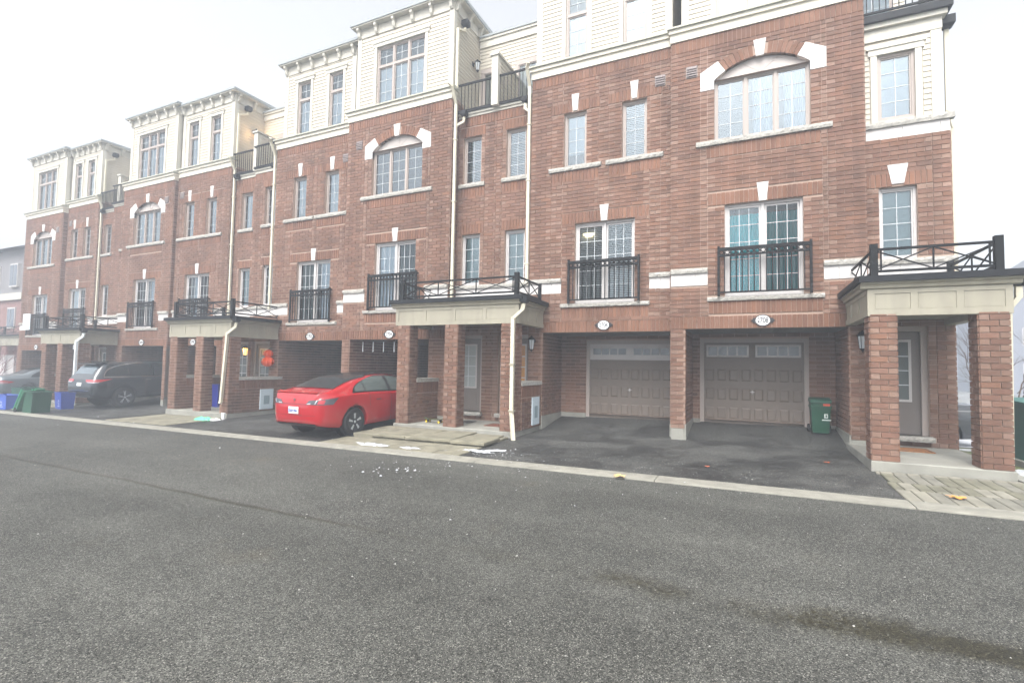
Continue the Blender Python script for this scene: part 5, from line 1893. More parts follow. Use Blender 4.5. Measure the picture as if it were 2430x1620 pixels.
    # wheels
    for s in wheels:
        for sx in (1, -1):
            c = (L.x + sx * (W_ - 0.115), L.y + s, L.z + wr_)
            e = sx
            ty = MB().lathe([(wr_ * 0.66, e * 0.085), (wr_ * 0.72, e * 0.10), (wr_ * 0.93, e * 0.10), (wr_, e * 0.07), (wr_, -e * 0.09), (wr_ * 0.9, -e * 0.11), (wr_ * 0.6, -e * 0.11)], c, 40, 'x')
            w = ty.build('wheel', TYRE, root, smooth=False)
            rm = MB().lathe([(wr_ * 0.67, e * 0.088), (wr_ * 0.62, e * 0.070), (wr_ * 0.2, e * 0.045), (0.03, e * 0.05)], c, 40, 'x')
            rm.build('rim', RIMDARK, root, w, smooth=True)
            sp = MB()
            for k in range(5):
                a = 2 * math.pi * k / 5 + 0.35
                if rim == 'aero':
                    # flat cover with five light slots
                    for (r0_, r1_, hw) in ((0.24, 0.60, 0.035),):
                        d = Vector((0, math.cos(a), math.sin(a)))
                        t = Vector((0, -math.sin(a), math.cos(a)))
                        P = [Vector(c) + Vector((e * 0.10, 0, 0)) + d * (wr_ * r0_) - t * 0.012, Vector(c) + Vector((e * 0.10, 0, 0)) + d * (wr_ * r1_) - t * 0.03, Vector(c) + Vector((e * 0.10, 0, 0)) + d * (wr_ * r1_) + t * 0.03, Vector(c) + Vector((e * 0.10, 0, 0)) + d * (wr_ * r0_) + t * 0.02]
                        sp.prism(P if e < 0 else P[::-1], (-e * 0.03, 0, 0))
                else:
                    for dd in (-0.12, 0.12):
                        d = Vector((0, math.cos(a + dd), math.sin(a + dd)))
                        sp.bar(Vector(c) + Vector((e * 0.075, 0, 0)) + Vector((0, math.cos(a), math.sin(a))) * 0.04, Vector(c) + Vector((e * 0.08, 0, 0)) + d * (wr_ * 0.64), 0.028, 0.02)
            sp.build('spoke', RIMLITE, root, w)
            MB().lathe([(0.035, e * 0.09), (0.02, e * 0.10)], c, 12, 'x').build('hub_cap', RIMLITE, root, w)
    return dict(root=root, body=body, ev=ev, patch=patch, decal=decal, L=L, W=W_, bvh=bvh)
TYRE = mat('tyre_rubber', (0.014, 0.014, 0.015), 0.8)
RIMDARK = mat('rim_dark', s2l((52, 56, 62)), 0.45, 0.3)
RIMLITE = mat('rim_silver', s2l((190, 196, 200)), 0.35, 0.5)
RED = mat('red_paint', (0.36, 0.002, 0.008), 0.2, spec=0.5, coat=1.0)
BLACKPAINT = mat('dark_slate_paint', (0.012, 0.017, 0.022), 0.25, spec=0.5, coat=1.0)
GREYPAINT = mat('silver_grey_paint', (0.16, 0.19, 0.21), 0.3, 0.4, coat=0.6)
DKGLASS = mat('dark_car_glass', (0.016, 0.02, 0.022), 0.22, spec=0.6)
SIDEGLASS = mat('side_glass', (0.085, 0.105, 0.10), 0.05, spec=0.9)
LIGHTRED = mat('tail_red', (0.45, 0.012, 0.02), 0.12, spec=0.7, coat=1.0)
LIGHTDARK = mat('tail_smoke', (0.05, 0.045, 0.055), 0.1, spec=0.8, coat=1.0)
LIGHTCLEAR = mat('tail_clear', s2l((196, 190, 194)), 0.1, 0.4, coat=1.0)
SEAM = mat('shut_line', (0.01, 0.003, 0.004), 0.7)
PLATEW = mat('plate_white', (0.78, 0.8, 0.8), 0.5)
PLATEB = mat('plate_blue', s2l((40, 70, 150)), 0.5)
CHROME = mat('chrome', s2l((200, 206, 210)), 0.18, 1.0)
BLKPLASTIC = mat('black_plastic', (0.016, 0.017, 0.018), 0.5)
BK, SD = (0, 1, 0), (-1, 0, 0)

st = [(0.00, 0.45, 0.44, 0.68, 0.72, 0.35), (0.03, 0.38, 0.60, 0.84, 0.90, 0.50), (0.09, 0.32, 0.72, 0.93, 1.05, 0.62), (0.20, 0.28, 0.80, 0.955, 1.065, 0.66), (0.42, 0.24, 0.87, 0.98, 1.11, 0.68),
      (0.72, 0.21, 0.91, 0.99, 1.20, 0.62), (1.15, 0.20, 0.925, 1.00, 1.345, 0.58), (1.7, 0.19, 0.925, 0.99, 1.42, 0.57), (2.2, 0.19, 0.925, 0.97, 1.443, 0.575), (2.7, 0.19, 0.92, 0.955, 1.41, 0.575), (3.15, 0.19, 0.915, 0.94, 1.28, 0.60),
      (3.6, 0.2, 0.91, 0.92, 1.06, 0.66), (4.0, 0.21, 0.90, 0.85, 0.93, 0.66), (4.4, 0.24, 0.84, 0.72, 0.80, 0.60), (4.62, 0.32, 0.68, 0.60, 0.66, 0.5), (4.69, 0.40, 0.50, 0.52, 0.56, 0.4)]
C = car('red_sedan', 'glossy red fastback sedan parked tail out in the carport', 'parked cars', (-9.35, 8.30, -0.165), 0.028, st, (0.99, 3.865), 0.335, RED, rim='aero')
P, D, root, L = C['patch'], C['decal'], C['root'], C['L']
P('rear_window', DKGLASS, (4.30, 6.9), lambda t: 7.75 + 0.5 * (1 - t) ** 2 + 0.25 * t, lambda t: 10.0, 0.016)
P('roof_glass', mat('roof_black', (0.008, 0.009, 0.01), 0.25, spec=0.5), (6.85, 10.1), lambda t: 8.35, lambda t: 10.0, 0.014)
P('windscreen', DKGLASS, (10.15, 11.2), lambda t: 8.3, lambda t: 10.0, 0.005)
ch = lambda t: min(1, t * 3.2)
P('window_surround', mat('window_trim_black', (0.01, 0.011, 0.012), 0.3), (5.55, 10.75), lambda t: 6.05, lambda t: 6.05 + 2.05 * math.sqrt(min(1, t * 2.6)) * min(1, (1 - t) * 5.5), 0.004, 30)
P('side_window', SIDEGLASS, (5.78, 6.42), lambda t: 6.25, lambda t: 6.3 + 1.0 * math.sqrt(t), 0.008, 10)
P('side_window', SIDEGLASS, (6.5, 8.1), lambda t: 6.22, lambda t: 7.3 + 0.55 * math.sqrt(min(1, t * 2)), 0.008, 14)
P('side_window', SIDEGLASS, (8.32, 10.2), lambda t: 6.22, lambda t: 7.85 * min(1, 0.80 + (1 - t) * 1.2) if t > 0.6 else 7.85, 0.008, 14)
for ua in (8.2,): P('door_pillar', BLKPLASTIC, (ua - 0.08, ua + 0.10), lambda t: 6.2, lambda t: 7.88, 0.010, 2)
for u_, v_ in (((6.45, 6.58), (2.2, 6.0)), ((8.18, 8.205), (1.6, 6.0)), ((10.3, 10.325), (1.6, 6.0))):
    if u_[0] < 7: pass
    P('door_seam', SEAM, u_ if u_[0] > 7 else (6.62, 6.64), lambda t: v_[0] + (1.6 if u_[0] < 7 else 0), lambda t: v_[1], 0.003, 1, 12)
for s0 in (1.72, 2.72):
    D('door_handle', BLKPLASTIC, [((0.92, s0, 0.80), SD), ((0.92, s0 + 0.19, 0.80), SD), ((0.92, s0 + 0.19, 0.825), SD), ((0.92, s0, 0.825), SD)], 0.004, 4, 2, both=True)
# tail lamps wrap from the boot lid round the corner
dg_ = (-0.75, 0.66, 0)
D('tail_lamp', LIGHTDARK, [((0.36, 0, 0.805), BK), ((0.90, 0.30, 0.79), dg_), ((0.93, 0.50, 0.945), SD), ((0.44, 0, 0.89), BK)], 0.006, 22, 6, both=True)
D('reverse_lamp', LIGHTCLEAR, [((0.38, 0, 0.805), BK), ((0.50, 0.0, 0.805), BK), ((0.50, 0.0, 0.835), BK), ((0.40, 0, 0.825), BK)], 0.010, 5, 2, both=True)
D('lamp_strip', LIGHTCLEAR, [((0.60, 0.0, 0.815), BK), ((0.62, 0.0, 0.815), BK), ((0.66, 0.0, 0.905), BK), ((0.64, 0, 0.905), BK)], 0.010, 2, 5, both=True)
D('lamp_glow', LIGHTRED, [((0.66, 0, 0.815), BK), ((0.80, 0.12, 0.812), dg_), ((0.82, 0.15, 0.90), dg_), ((0.69, 0, 0.90), BK)], 0.010, 8, 4, both=True)
D('boot_edge', SEAM, [((-0.66, 0, 0.795), BK), ((0.66, 0.0, 0.795), BK), ((0.66, 0.0, 0.804), BK), ((-0.66, 0, 0.804), BK)], 0.003, 20, 1)
D('bumper_seam', SEAM, [((-0.62, 0, 0.548), BK), ((0.62, 0.0, 0.548), BK), ((0.62, 0.0, 0.554), BK), ((-0.62, 0, 0.554), BK)], 0.003, 20, 1)
D('diffuser', BLKPLASTIC, [((-0.62, 0, 0.20), BK), ((0.62, 0.0, 0.20), BK), ((0.60, 0.0, 0.365), BK), ((-0.60, 0, 0.365), BK)], 0.006, 20, 4)
pl = D('number_plate', PLATEW, [((-0.155, 0, 0.585), BK), ((0.155, 0, 0.585), BK), ((0.155, 0, 0.74), BK), ((-0.155, 0, 0.74), BK)], 0.016, 4, 3)[0]
hy = C['bvh'].ray_cast(Vector((0, -1, 0.66)), Vector((0, 1, 0)))[0].y
text('CREP 956', 0.085, (L.x, L.y + hy - 0.045, L.z + 0.655), root, pl, PLATEB, rot=(R_(90), 0, 0), name='plate_text', sx=0.8)
# badge on the boot lid
hy = C['bvh'].ray_cast(Vector((0, -1, 0.88)), Vector((0, 1, 0)))[0].y
eb = MB()
for q in ([(-0.045, 0.925), (0.045, 0.925), (0.04, 0.913), (-0.04, 0.913)], [(-0.012, 0.908), (0.012, 0.908), (0.0, 0.835)], [(-0.035, 0.908), (0.035, 0.908), (0.028, 0.898), (-0.028, 0.898)]):
    eb.prism([(L.x + a, L.y + hy - 0.012, L.z + z) for a, z in q], (0, -0.006, 0))
eb.build('badge', CHROME, root)
MB().prism([(L.x - 0.66, L.y + 0.075, L.z + 1.045), (L.x + 0.66, L.y + 0.075, L.z + 1.045), (L.x + 0.6, L.y + 0.16, L.z + 1.075), (L.x - 0.6, L.y + 0.16, L.z + 1.075)], (0, -0.02, 0.018)).build('boot_spoiler', RED, root)

# dark sport utility
st = [(0.00, 0.56, 0.72, 0.76, 0.80, 0.55), (0.03, 0.46, 0.84, 0.98, 1.04, 0.66), (0.08, 0.42, 0.90, 1.06, 1.16, 0.68), (0.18, 0.38, 0.93, 1.10, 1.33, 0.66), (0.36, 0.35, 0.95, 1.12, 1.58, 0.65), (0.55, 0.33, 0.955, 1.12, 1.68, 0.66),
      (1.0, 0.32, 0.96, 1.11, 1.72, 0.67), (1.8, 0.31, 0.965, 1.10, 1.74, 0.68), (2.6, 0.31, 0.965, 1.08, 1.70, 0.68), (3.1, 0.31, 0.96, 1.06, 1.52, 0.69), (3.6, 0.32, 0.95, 1.04, 1.20, 0.72), (4.2, 0.33, 0.93, 0.96, 1.06, 0.7), (4.7, 0.4, 0.82, 0.78, 0.86, 0.6), (4.85, 0.5, 0.62, 0.66, 0.70, 0.5)]
C = car('dark_suv', 'dark slate sport utility vehicle with red tail lamps backed out of the hazy carport', 'parked cars', (-22.38, 10.05, -0.265), 0.03, st, (1.04, 3.83), 0.37, BLACKPAINT)
P, D, root, L = C['patch'], C['decal'], C['root'], C['L']
P('rear_window', mat('rear_glass_pale', (0.10, 0.13, 0.15), 0.05, spec=0.9), (2.7, 3.9), lambda t: 8.5, lambda t: 10.0, 0.006)
P('side_window', DKGLASS, (4.15, 6.25), lambda t: 6.2, lambda t: 6.25 + 1.75 * min(1, t * 1.7) ** 0.7, 0.007, 14)
P('side_window', DKGLASS, (6.33, 7.3), lambda t: 6.2, lambda t: 8.0, 0.007, 8)
P('side_window', DKGLASS, (7.36, 8.9), lambda t: 6.2, lambda t: 8.0 - 0.5 * max(0, t - 0.6), 0.007, 10)
P('chrome_line', CHROME, (4.02, 8.9), lambda t: 6.0, lambda t: 6.2, 0.012, 24, 1)
P('chrome_line', CHROME, (4.02, 8.0), lambda t: 6.1 + 1.86 * min(1, t * 1.45) ** 0.7, lambda t: 6.28 + 1.86 * min(1, t * 1.45) ** 0.7, 0.012, 24, 1)
MB().prism([(L.x - 0.62, L.y + 0.22, L.z + 1.62), (L.x + 0.62, L.y + 0.22, L.z + 1.62), (L.x + 0.64, L.y + 0.62, L.z + 1.70), (L.x - 0.64, L.y + 0.62, L.z + 1.70)], (0, 0, 0.035)).build('roof_spoiler', BLACKPAINT, root)
D('tail_lamp', LIGHTRED, [((0.42, 0, 0.99), BK), ((0.92, 0.25, 0.98), dg_), ((0.95, 0.62, 1.075), SD), ((0.40, 0, 1.07), BK)], 0.008, 18, 5, both=True)
D('reverse_lamp', LIGHTCLEAR, [((0.52, 0, 0.955), BK), ((0.88, 0.2, 0.95), dg_), ((0.90, 0.25, 0.985), dg_), ((0.48, 0, 0.985), BK)], 0.008, 10, 2, both=True)
D('chrome_line', CHROME, [((-0.66, 0, 0.655), BK), ((0.66, 0, 0.655), BK), ((0.66, 0, 0.675), BK), ((-0.66, 0, 0.675), BK)], 0.01, 12, 1)
D('lower_bumper', BLKPLASTIC, [((-0.7, 0, 0.44), BK), ((0.7, 0, 0.44), BK), ((0.7, 0, 0.6), BK), ((-0.7, 0, 0.6), BK)], 0.007, 12, 3)
D('number_plate', PLATEW, [((-0.155, 0, 0.83), BK), ((0.155, 0, 0.83), BK), ((0.155, 0, 0.95), BK), ((-0.155, 0, 0.95), BK)], 0.012, 4, 3)
D('door_handle', CHROME, [((0.95, 1.75, 1.0), SD), ((0.95, 1.95, 1.0), SD), ((0.95, 1.95, 1.02), SD), ((0.95, 1.75, 1.02), SD)], 0.01, 3, 1, both=True)

# silver-grey sedan at the far left
st = [(0.00, 0.45, 0.66, 0.72, 0.76, 0.5), (0.03, 0.38, 0.78, 0.88, 0.95, 0.62), (0.09, 0.32, 0.84, 0.95, 1.05, 0.68), (0.25, 0.28, 0.88, 0.97, 1.09, 0.68), (0.6, 0.24, 0.905, 0.97, 1.11, 0.66), (0.95, 0.22, 0.91, 0.97, 1.17, 0.62),
      (1.35, 0.21, 0.91, 0.96, 1.35, 0.58), (1.85, 0.2, 0.91, 0.95, 1.45, 0.57), (2.5, 0.2, 0.91, 0.94, 1.46, 0.57), (3.1, 0.2, 0.905, 0.92, 1.32, 0.6), (3.6, 0.21, 0.9, 0.90, 1.04, 0.66), (4.2, 0.23, 0.87, 0.80, 0.90, 0.62), (4.7, 0.32, 0.72, 0.66, 0.70, 0.5), (4.85, 0.4, 0.52, 0.55, 0.58, 0.4)]
C = car('grey_sedan', 'silver grey sedan behind the green cart at the far left carport', 'parked cars', (-31.95, 10.9, -0.40), 0.03, st, (1.06, 3.85), 0.33, GREYPAINT)
P, D, root, L = C['patch'], C['decal'], C['root'], C['L']
P('rear_window', DKGLASS, (4.9, 6.9), lambda t: 8.4, lambda t: 10.0, 0.006)
P('side_window', DKGLASS, (5.5, 9.8), lambda t: 6.2, lambda t: 6.25 + 1.6 * math.sqrt(min(1, t * 2.5)) * min(1, (1 - t) * 4), 0.006, 24)
D('tail_lamp', LIGHTRED, [((0.40, 0, 0.78), BK), ((0.88, 0.3, 0.74), dg_), ((0.90, 0.52, 0.80), SD), ((0.48, 0, 0.97), BK)], 0.008, 16, 5, both=True)
D('lamp_strip', LIGHTCLEAR, [((0.70, 0.1, 0.78), dg_), ((0.86, 0.3, 0.765), dg_), ((0.88, 0.35, 0.80), dg_), ((0.72, 0.1, 0.82), dg_)], 0.011, 8, 2, both=True)
D('bumper_trim', CHROME, [((-0.6, 0, 0.60), BK), ((0.6, 0, 0.60), BK), ((0.6, 0, 0.615), BK), ((-0.6, 0, 0.615), BK)], 0.008, 10, 1)
D('number_plate', PLATEW, [((-0.155, 0, 0.70), BK), ((0.155, 0, 0.70), BK), ((0.155, 0, 0.82), BK), ((-0.155, 0, 0.82), BK)], 0.012, 4, 3)

# dark car beyond the right-hand porch
st2 = [(a, b, c, d, e + (0.0), f) for a, b, c, d, e, f in st]
C = car('dark_hatchback', 'dark grey car with a red tail lamp beyond the right-hand porch', 'parked cars', (5.5, 16.9, gz(5.0, 17) + 0.02), 0.0, st2, (1.06, 3.85), 0.33, mat('charcoal_paint', (0.03, 0.034, 0.04), 0.3, coat=0.8), yaw=R_(90))
P, D = C['patch'], C['decal']
P('rear_window', DKGLASS, (4.9, 6.9), lambda t: 8.4, lambda t: 10.0, 0.006)
P('side_window', DKGLASS, (5.5, 9.8), lambda t: 6.2, lambda t: 6.25 + 1.6 * math.sqrt(min(1, t * 2.5)) * min(1, (1 - t) * 4), 0.006, 24)
D('tail_lamp', LIGHTRED, [((0.40, 0, 0.80), BK), ((0.88, 0.3, 0.78), dg_), ((0.90, 0.48, 0.93), SD), ((0.48, 0, 0.95), BK)], 0.008, 16, 5, both=True)

# ------------------------------------------------------------------ bins and litter
GREENBIN = mat('green_plastic', s2l((14, 70, 48)), 0.45, spec=0.5)
DKGREEN = mat('dark_green_plastic', s2l((22, 70, 58)), 0.5)
BLUEBIN = mat('blue_plastic', s2l((34, 62, 150)), 0.45)
def tub(nm, label, group, x, y, w, d, h, mt, rot=0.0, rim=0.025, taper=0.86, filler=None, mark=True):
    z = gz(x, y)
    root = thing(nm, label, 'bin', (x, y, z), group)
    root.rotation_euler = (0, 0, rot)
    mb = MB()
    lo, hi = [], []
    for sx, sy in ((-1, -1), (1, -1), (1, 1), (-1, 1)):
        lo.append((x + sx * w / 2 * taper, y + sy * d / 2 * taper, z + 0.005)); hi.append((x + sx * w / 2, y + sy * d / 2, z + h))
    t = 0.02
    hi2 = [(x + (p[0] - x) * (1 - 2 * t / w), y + (p[1] - y) * (1 - 2 * t / d), p[2]) for p in hi]
    lo2 = [(x + (p[0] - x) * 0.95, y + (p[1] - y) * 0.95, p[2] + 0.03) for p in lo]
    mb.poly(lo[::-1]); mb.poly(lo2)
    for i in range(4):
        j = (i + 1) % 4
        mb.poly((lo[i], lo[j], hi[j], hi[i])); mb.poly((hi2[i], hi2[j], lo2[j], lo2[i])); mb.poly((hi[i], hi[j], hi2[j], hi2[i]))
    b = mb.build('tub', mt, root)
    rm = MB()
    for i in range(4):
        rm.bar(Vector(hi[i]), Vector(hi[(i + 1) % 4]), rim * 1.6, rim)
    rm.build('rim', mt, root, b)
    if mark:
        k = MB()
        f = lambda a, c: (x + a * w * (0.9 + 0.1 * c), y - d / 2 * (taper + (1 - taper) * c) - 0.004, z + c * h)
        for i in range(3):
            a0 = 2 * math.pi * i / 3 + 0.3
            ring = [(0.10 * math.cos(a0 + q) + 0.12, 0.42 + 0.16 * math.sin(a0 + q)) for q in (0, 0.55, 1.1, 1.5)]
            inn = [(0.06 * math.cos(a0 + q) + 0.12, 0.42 + 0.095 * math.sin(a0 + q)) for q in (1.5, 1.1, 0.55, 0)]
            k.poly([f(*q) for q in ring + inn])
        k.poly([f(-0.03, 0.17), f(0.27, 0.17), f(0.27, 0.21), f(-0.03, 0.21)])
        k.build('recycling_mark', mat('bin_white', s2l((196, 206, 226)), 0.6), root, b)
    return root
tub('blue_box', 'tall blue recycling box with white marks left of the dark utility vehicle', 'recycling boxes', -22.9, 9.85, 0.70, 0.42, 0.60, BLUEBIN, R_(-8))
tub('blue_box', 'pale blue recycling box cut by the left edge before the dark green tub', 'recycling boxes', -24.9, 8.95, 0.95, 0.45, 0.52, mat('blue_plastic_pale', s2l((58, 88, 176)), 0.45), R_(4))
tub('green_tub', 'dark green tub standing behind the pale blue box at the left edge', 'recycling boxes', -25.6, 9.75, 0.95, 0.5, 0.72, DKGREEN, R_(2), mark=False)
tub('blue_bin', 'narrow upright blue bin standing inside the hazy porch', 'recycling boxes', -16.75, 11.6, 0.32, 0.34, 0.78, mat('blue_deep', s2l((22, 38, 140)), 0.45), 0, mark=False)
bpy.data.objects[-1 if False else 'blue_bin'].location.z = -0.03
# green wheeled cart tipped on its back near the kerb
def tipped_cart():
    x, y = -22.25, 8.72
    z = gz(x, y)
    root = thing('wheeled_cart', 'green wheeled cart tipped back by the kerb at the left', 'bin', (x, y, z))
    mb = MB()
    F = [(-0.18, 0.0), (0.42, 0.02), (0.50, 0.70), (0.02, 0.72), (-0.10, 0.35)]
    mb.prism([(x + a, y - 0.25, z + b) for a, b in F], (0, 0.52, 0))
    b = mb.build('tub', GREENBIN, root)
    rm = MB()
    for q in (0, 1):
        yy = y - 0.27 + q * 0.54
        rm.bar((x + 0.0, yy, z + 0.73), (x + 0.52, yy, z + 0.71), 0.05, 0.05)
    rm.bar((x + 0.0, y - 0.27, z + 0.73), (x + 0.0, y + 0.27, z + 0.73), 0.05, 0.05); rm.bar((x + 0.51, y - 0.27, z + 0.71), (x + 0.51, y + 0.27, z + 0.71), 0.05, 0.05)
    rm.build('rim', GREENBIN, root, b)
    ld = MB()
    ld.prism([(x - 0.62, y - 0.30, z + 0.05), (x - 0.50, y - 0.30, z + 0.02), (x + 0.02, y - 0.30, z + 0.74), (x - 0.10, y - 0.30, z + 0.77)], (0, 0.24, 0))
    ld.prism([(x - 0.52, y + 0.02, z + 0.05), (x - 0.40, y + 0.02, z + 0.02), (x + 0.06, y + 0.02, z + 0.80), (x - 0.06, y + 0.02, z + 0.83)], (0, 0.24, 0))
    lo = ld.build('lid', mat('green_plastic_light', s2l((22, 100, 68)), 0.4), root)
    rb = MB()
    for dx, dy in ((-0.06, -0.315), (0.0, -0.05), (0.04, 0.0)):
        rb.bar((x - 0.55 + dx, y + dy, z + 0.09), (x - 0.05 + dx, y + dy, z + 0.80), 0.03)
    rb.build('lid_rib', mat('green_rib', s2l((70, 160, 120)), 0.4), root, lo)
    for dy in (-0.30, 0.0):
        MB().lathe([(0.05, 0), (0.085, 0.01), (0.085, 0.05), (0.05, 0.06)], (x - 0.52, y + dy - 0.03, z + 0.088), 16, 'y').build('wheel', TYRE, root)
tipped_cart()
# organics cart in the carport of 2708
def cart():
    x, y = 1.46, 13.0
    z = gz(x, y)
    root = thing('wheeled_cart', 'upright green wheeled cart with an orange sticker beside the right garage door', 'bin', (x, y, z))
    w, d, h = 0.38, 0.44, 0.68
    mb = MB()
    lo = [(x + sx * w * 0.40, y + sy * d * 0.38, z + 0.02) for sx, sy in ((-1, -1), (1, -1), (1, 1), (-1, 1))]
    hi = [(x + sx * w * 0.5, y + sy * d * 0.5, z + h) for sx, sy in ((-1, -1), (1, -1), (1, 1), (-1, 1))]
    mb.poly(lo[::-1]); mb.poly(hi)
    for i in range(4): mb.poly((lo[i], lo[(i + 1) % 4], hi[(i + 1) % 4], hi[i]))
    b = mb.build('tub', GREENBIN, root)
    MB().box(x - w * 0.53, x + w * 0.53, y - d * 0.53, y + d * 0.53, z + h - 0.11, z + h - 0.07).build('rim', GREENBIN, root, b)
    l = MB()
    l.prism([(x - w * 0.54, y - d * 0.56, z + h), (x - w * 0.54, y + d * 0.5, z + h + 0.03), (x - w * 0.5, y + d * 0.5, z + h + 0.10), (x - w * 0.5, y - d * 0.45, z + h + 0.06)], (w * 1.04, 0, 0))
    l.build('lid', mat('green_lid', s2l((14, 66, 50)), 0.45), root)
    MB().bar((x - 0.2, y + d * 0.62, z + h + 0.02), (x + 0.2, y + d * 0.62, z + h + 0.02), 0.035).build('handle', GREENBIN, root)
    f = lambda a, c: (x + a, y - d * (0.38 + 0.12 * c) - 0.004, z + 0.02 + c * (h - 0.02))
    MB().poly([f(0.05, 0.89), f(0.18, 0.89), f(0.18, 0.96), f(0.05, 0.96)]) if False else None
    s_ = MB(); s_.poly([f(0.04, 0.90), f(0.17, 0.90), f(0.17, 0.975), f(0.04, 0.975)]); s_.build('sticker', mat('sticker_orange', s2l((200, 84, 60)), 0.6), root, b)
    s_ = MB(); s_.poly([f(0.06, 0.50), f(0.13, 0.50), f(0.13, 0.64), f(0.06, 0.64)]); s_.poly([f(0.02, 0.42), f(0.19, 0.42), f(0.19, 0.455), f(0.02, 0.455)]); s_.build('white_mark', mat('cart_white', s2l((206, 214, 210)), 0.6), root, b)
    s_ = MB(); s_.poly([(p[0], p[1] - 0.001, p[2]) for p in (f(0.085, 0.53), f(0.11, 0.53), f(0.11, 0.61), f(0.085, 0.61))]); s_.build('mark_glyph', GREENBIN, root, b)
    for sx in (-1, 1):
        MB().lathe([(0.04, 0), (0.09, 0.01), (0.09, 0.05), (0.04, 0.06)], (x + sx * 0.2 - 0.03, y + d * 0.42, z + 0.092), 14, 'x').build('wheel', TYRE, root)
cart()

def crumple(x0, x1, y0, y1, h, n, seed, z=None):
    r = random.Random(seed)
    mb = MB()
    g = [[None] * (n + 1) for _ in range(n + 1)]
    for i in range(n + 1):
        for j in range(n + 1):
            a, b = i / n, j / n
            e = min(a, 1 - a, b, 1 - b)
            x, y = x0 + (x1 - x0) * (a + r.uniform(-0.06, 0.06)), y0 + (y1 - y0) * (b + r.uniform(-0.06, 0.06))
            g[i][j] = (x, y, gz(x, y) + 0.004 + (h * r.uniform(0.4, 1.0) if e > 0.01 else 0.0))
    for i in range(n):
        for j in range(n):
            mb.poly((g[i][j], g[i + 1][j], g[i + 1][j + 1])); mb.poly((g[i][j], g[i + 1][j + 1], g[i][j + 1]))
    return mb
o = crumple(-14.95, -14.45, 9.55, 9.85, 0.10, 6, 5).build('plastic_bag', mat('bag_green', s2l((96, 216, 156)), 0.35))
tag(o, 'crumpled pale green plastic bag on the slabs before the hazy porch', 'bag')
o = crumple(-14.5, -14.22, 9.75, 9.95, 0.07, 4, 9).build('paper_scrap', mat('paper_white', s2l((226, 230, 226)), 0.7))
tag(o, 'crumpled white paper scrap beside the green bag', 'litter')
cu = thing('paper_cup', 'white paper cup standing at the right corner of the hazy porch slab', 'cup', (-14.35, 10.1, gz(-14.35, 10.1)))
zc_ = cu.location.z
MB().lathe([(0.045, 0.0), (0.055, 0.17)], (-14.35, 10.1, zc_), 16).build('cup', mat('cup_white', (0.8, 0.8, 0.8), 0.5), cu)
MB().lathe([(0.060, 0.17), (0.060, 0.185), (0.05, 0.195)], (-14.35, 10.1, zc_), 16).build('lid', mat('cup_lid', (0.72, 0.74, 0.74), 0.4), cu)
cn = thing('drink_can', 'red and white can lying between the green cart and the blue box', 'can', (-22.68, 9.25, gz(-22.68, 9.25)))
zc_ = cn.location.z + 0.05
MB().lathe([(0.03, -0.09), (0.045, -0.08), (0.045, 0.03)], (-22.68, 9.25, zc_), 12, 'x').build('can_body', mat('can_red', s2l((190, 60, 60)), 0.4), cn)
MB().lathe([(0.045, 0.031), (0.045, 0.08), (0.03, 0.09)], (-22.68, 9.25, zc_), 12, 'x').build('can_end', mat('can_white', (0.75, 0.75, 0.75), 0.4), cn)

def leaf(label, x, y, s, rot, c, z=None, grp='fallen leaves'):
    mb = MB()
    pts = []
    for i in range(20):
        a = 2 * math.pi * i / 20
        rr = s * (0.55 + 0.45 * (1 if i % 4 == 0 else (0.55 if i % 2 == 0 else 0.25)))
        px, py = rr * math.cos(a + rot), rr * math.sin(a + rot) * 0.9
        pts.append((x + px, y + py, (z if z is not None else gz(x, y) + 0.03) + 0.02 * abs(math.sin(a * 2 + 1)) * s / 0.07))
    ctr = (x, y, pts[0][2] + 0.002)
    for i in range(20):
        mb.poly((ctr, pts[i], pts[(i + 1) % 20]))
    mb.bar((x, y, ctr[2]), (x + s * 1.3 * math.cos(rot + 2.6), y + s * 1.3 * math.sin(rot + 2.6), ctr[2]), 0.004)
    o = mb.build('maple_leaf', mat('leaf_%s' % str(c), s2l(c), 0.7))
    return tag(o, label, 'leaf', grp)
leaf('orange maple leaf lying on the grey pavers of the right walkway', 2.42, 8.22, 0.10, 0.4, (214, 148, 74))
leaf('pale tan maple leaf lying on the kerb strip below the brick pier', -1.73, 7.55, 0.11, 1.7, (216, 178, 120), gz(-1.73, 7.55) + 0.035)
leaf('small rust leaf on the asphalt beside the right-end porch step', 1.25, 10.2, 0.05, 0.9, (176, 86, 44), gz(1.25, 10.2) + 0.01)
leaf('small reddish leaf on the driveway in front of the right garage door', -0.6, 9.0, 0.05, 2.2, (190, 100, 70), gz(-0.6, 9.0) + 0.01)
leaf('tiny rust brown leaf on the lane asphalt near the photo bottom', 0.55, 3.0, 0.016, 0.3, (150, 62, 34), gz(0.55, 3.0) + 0.006)

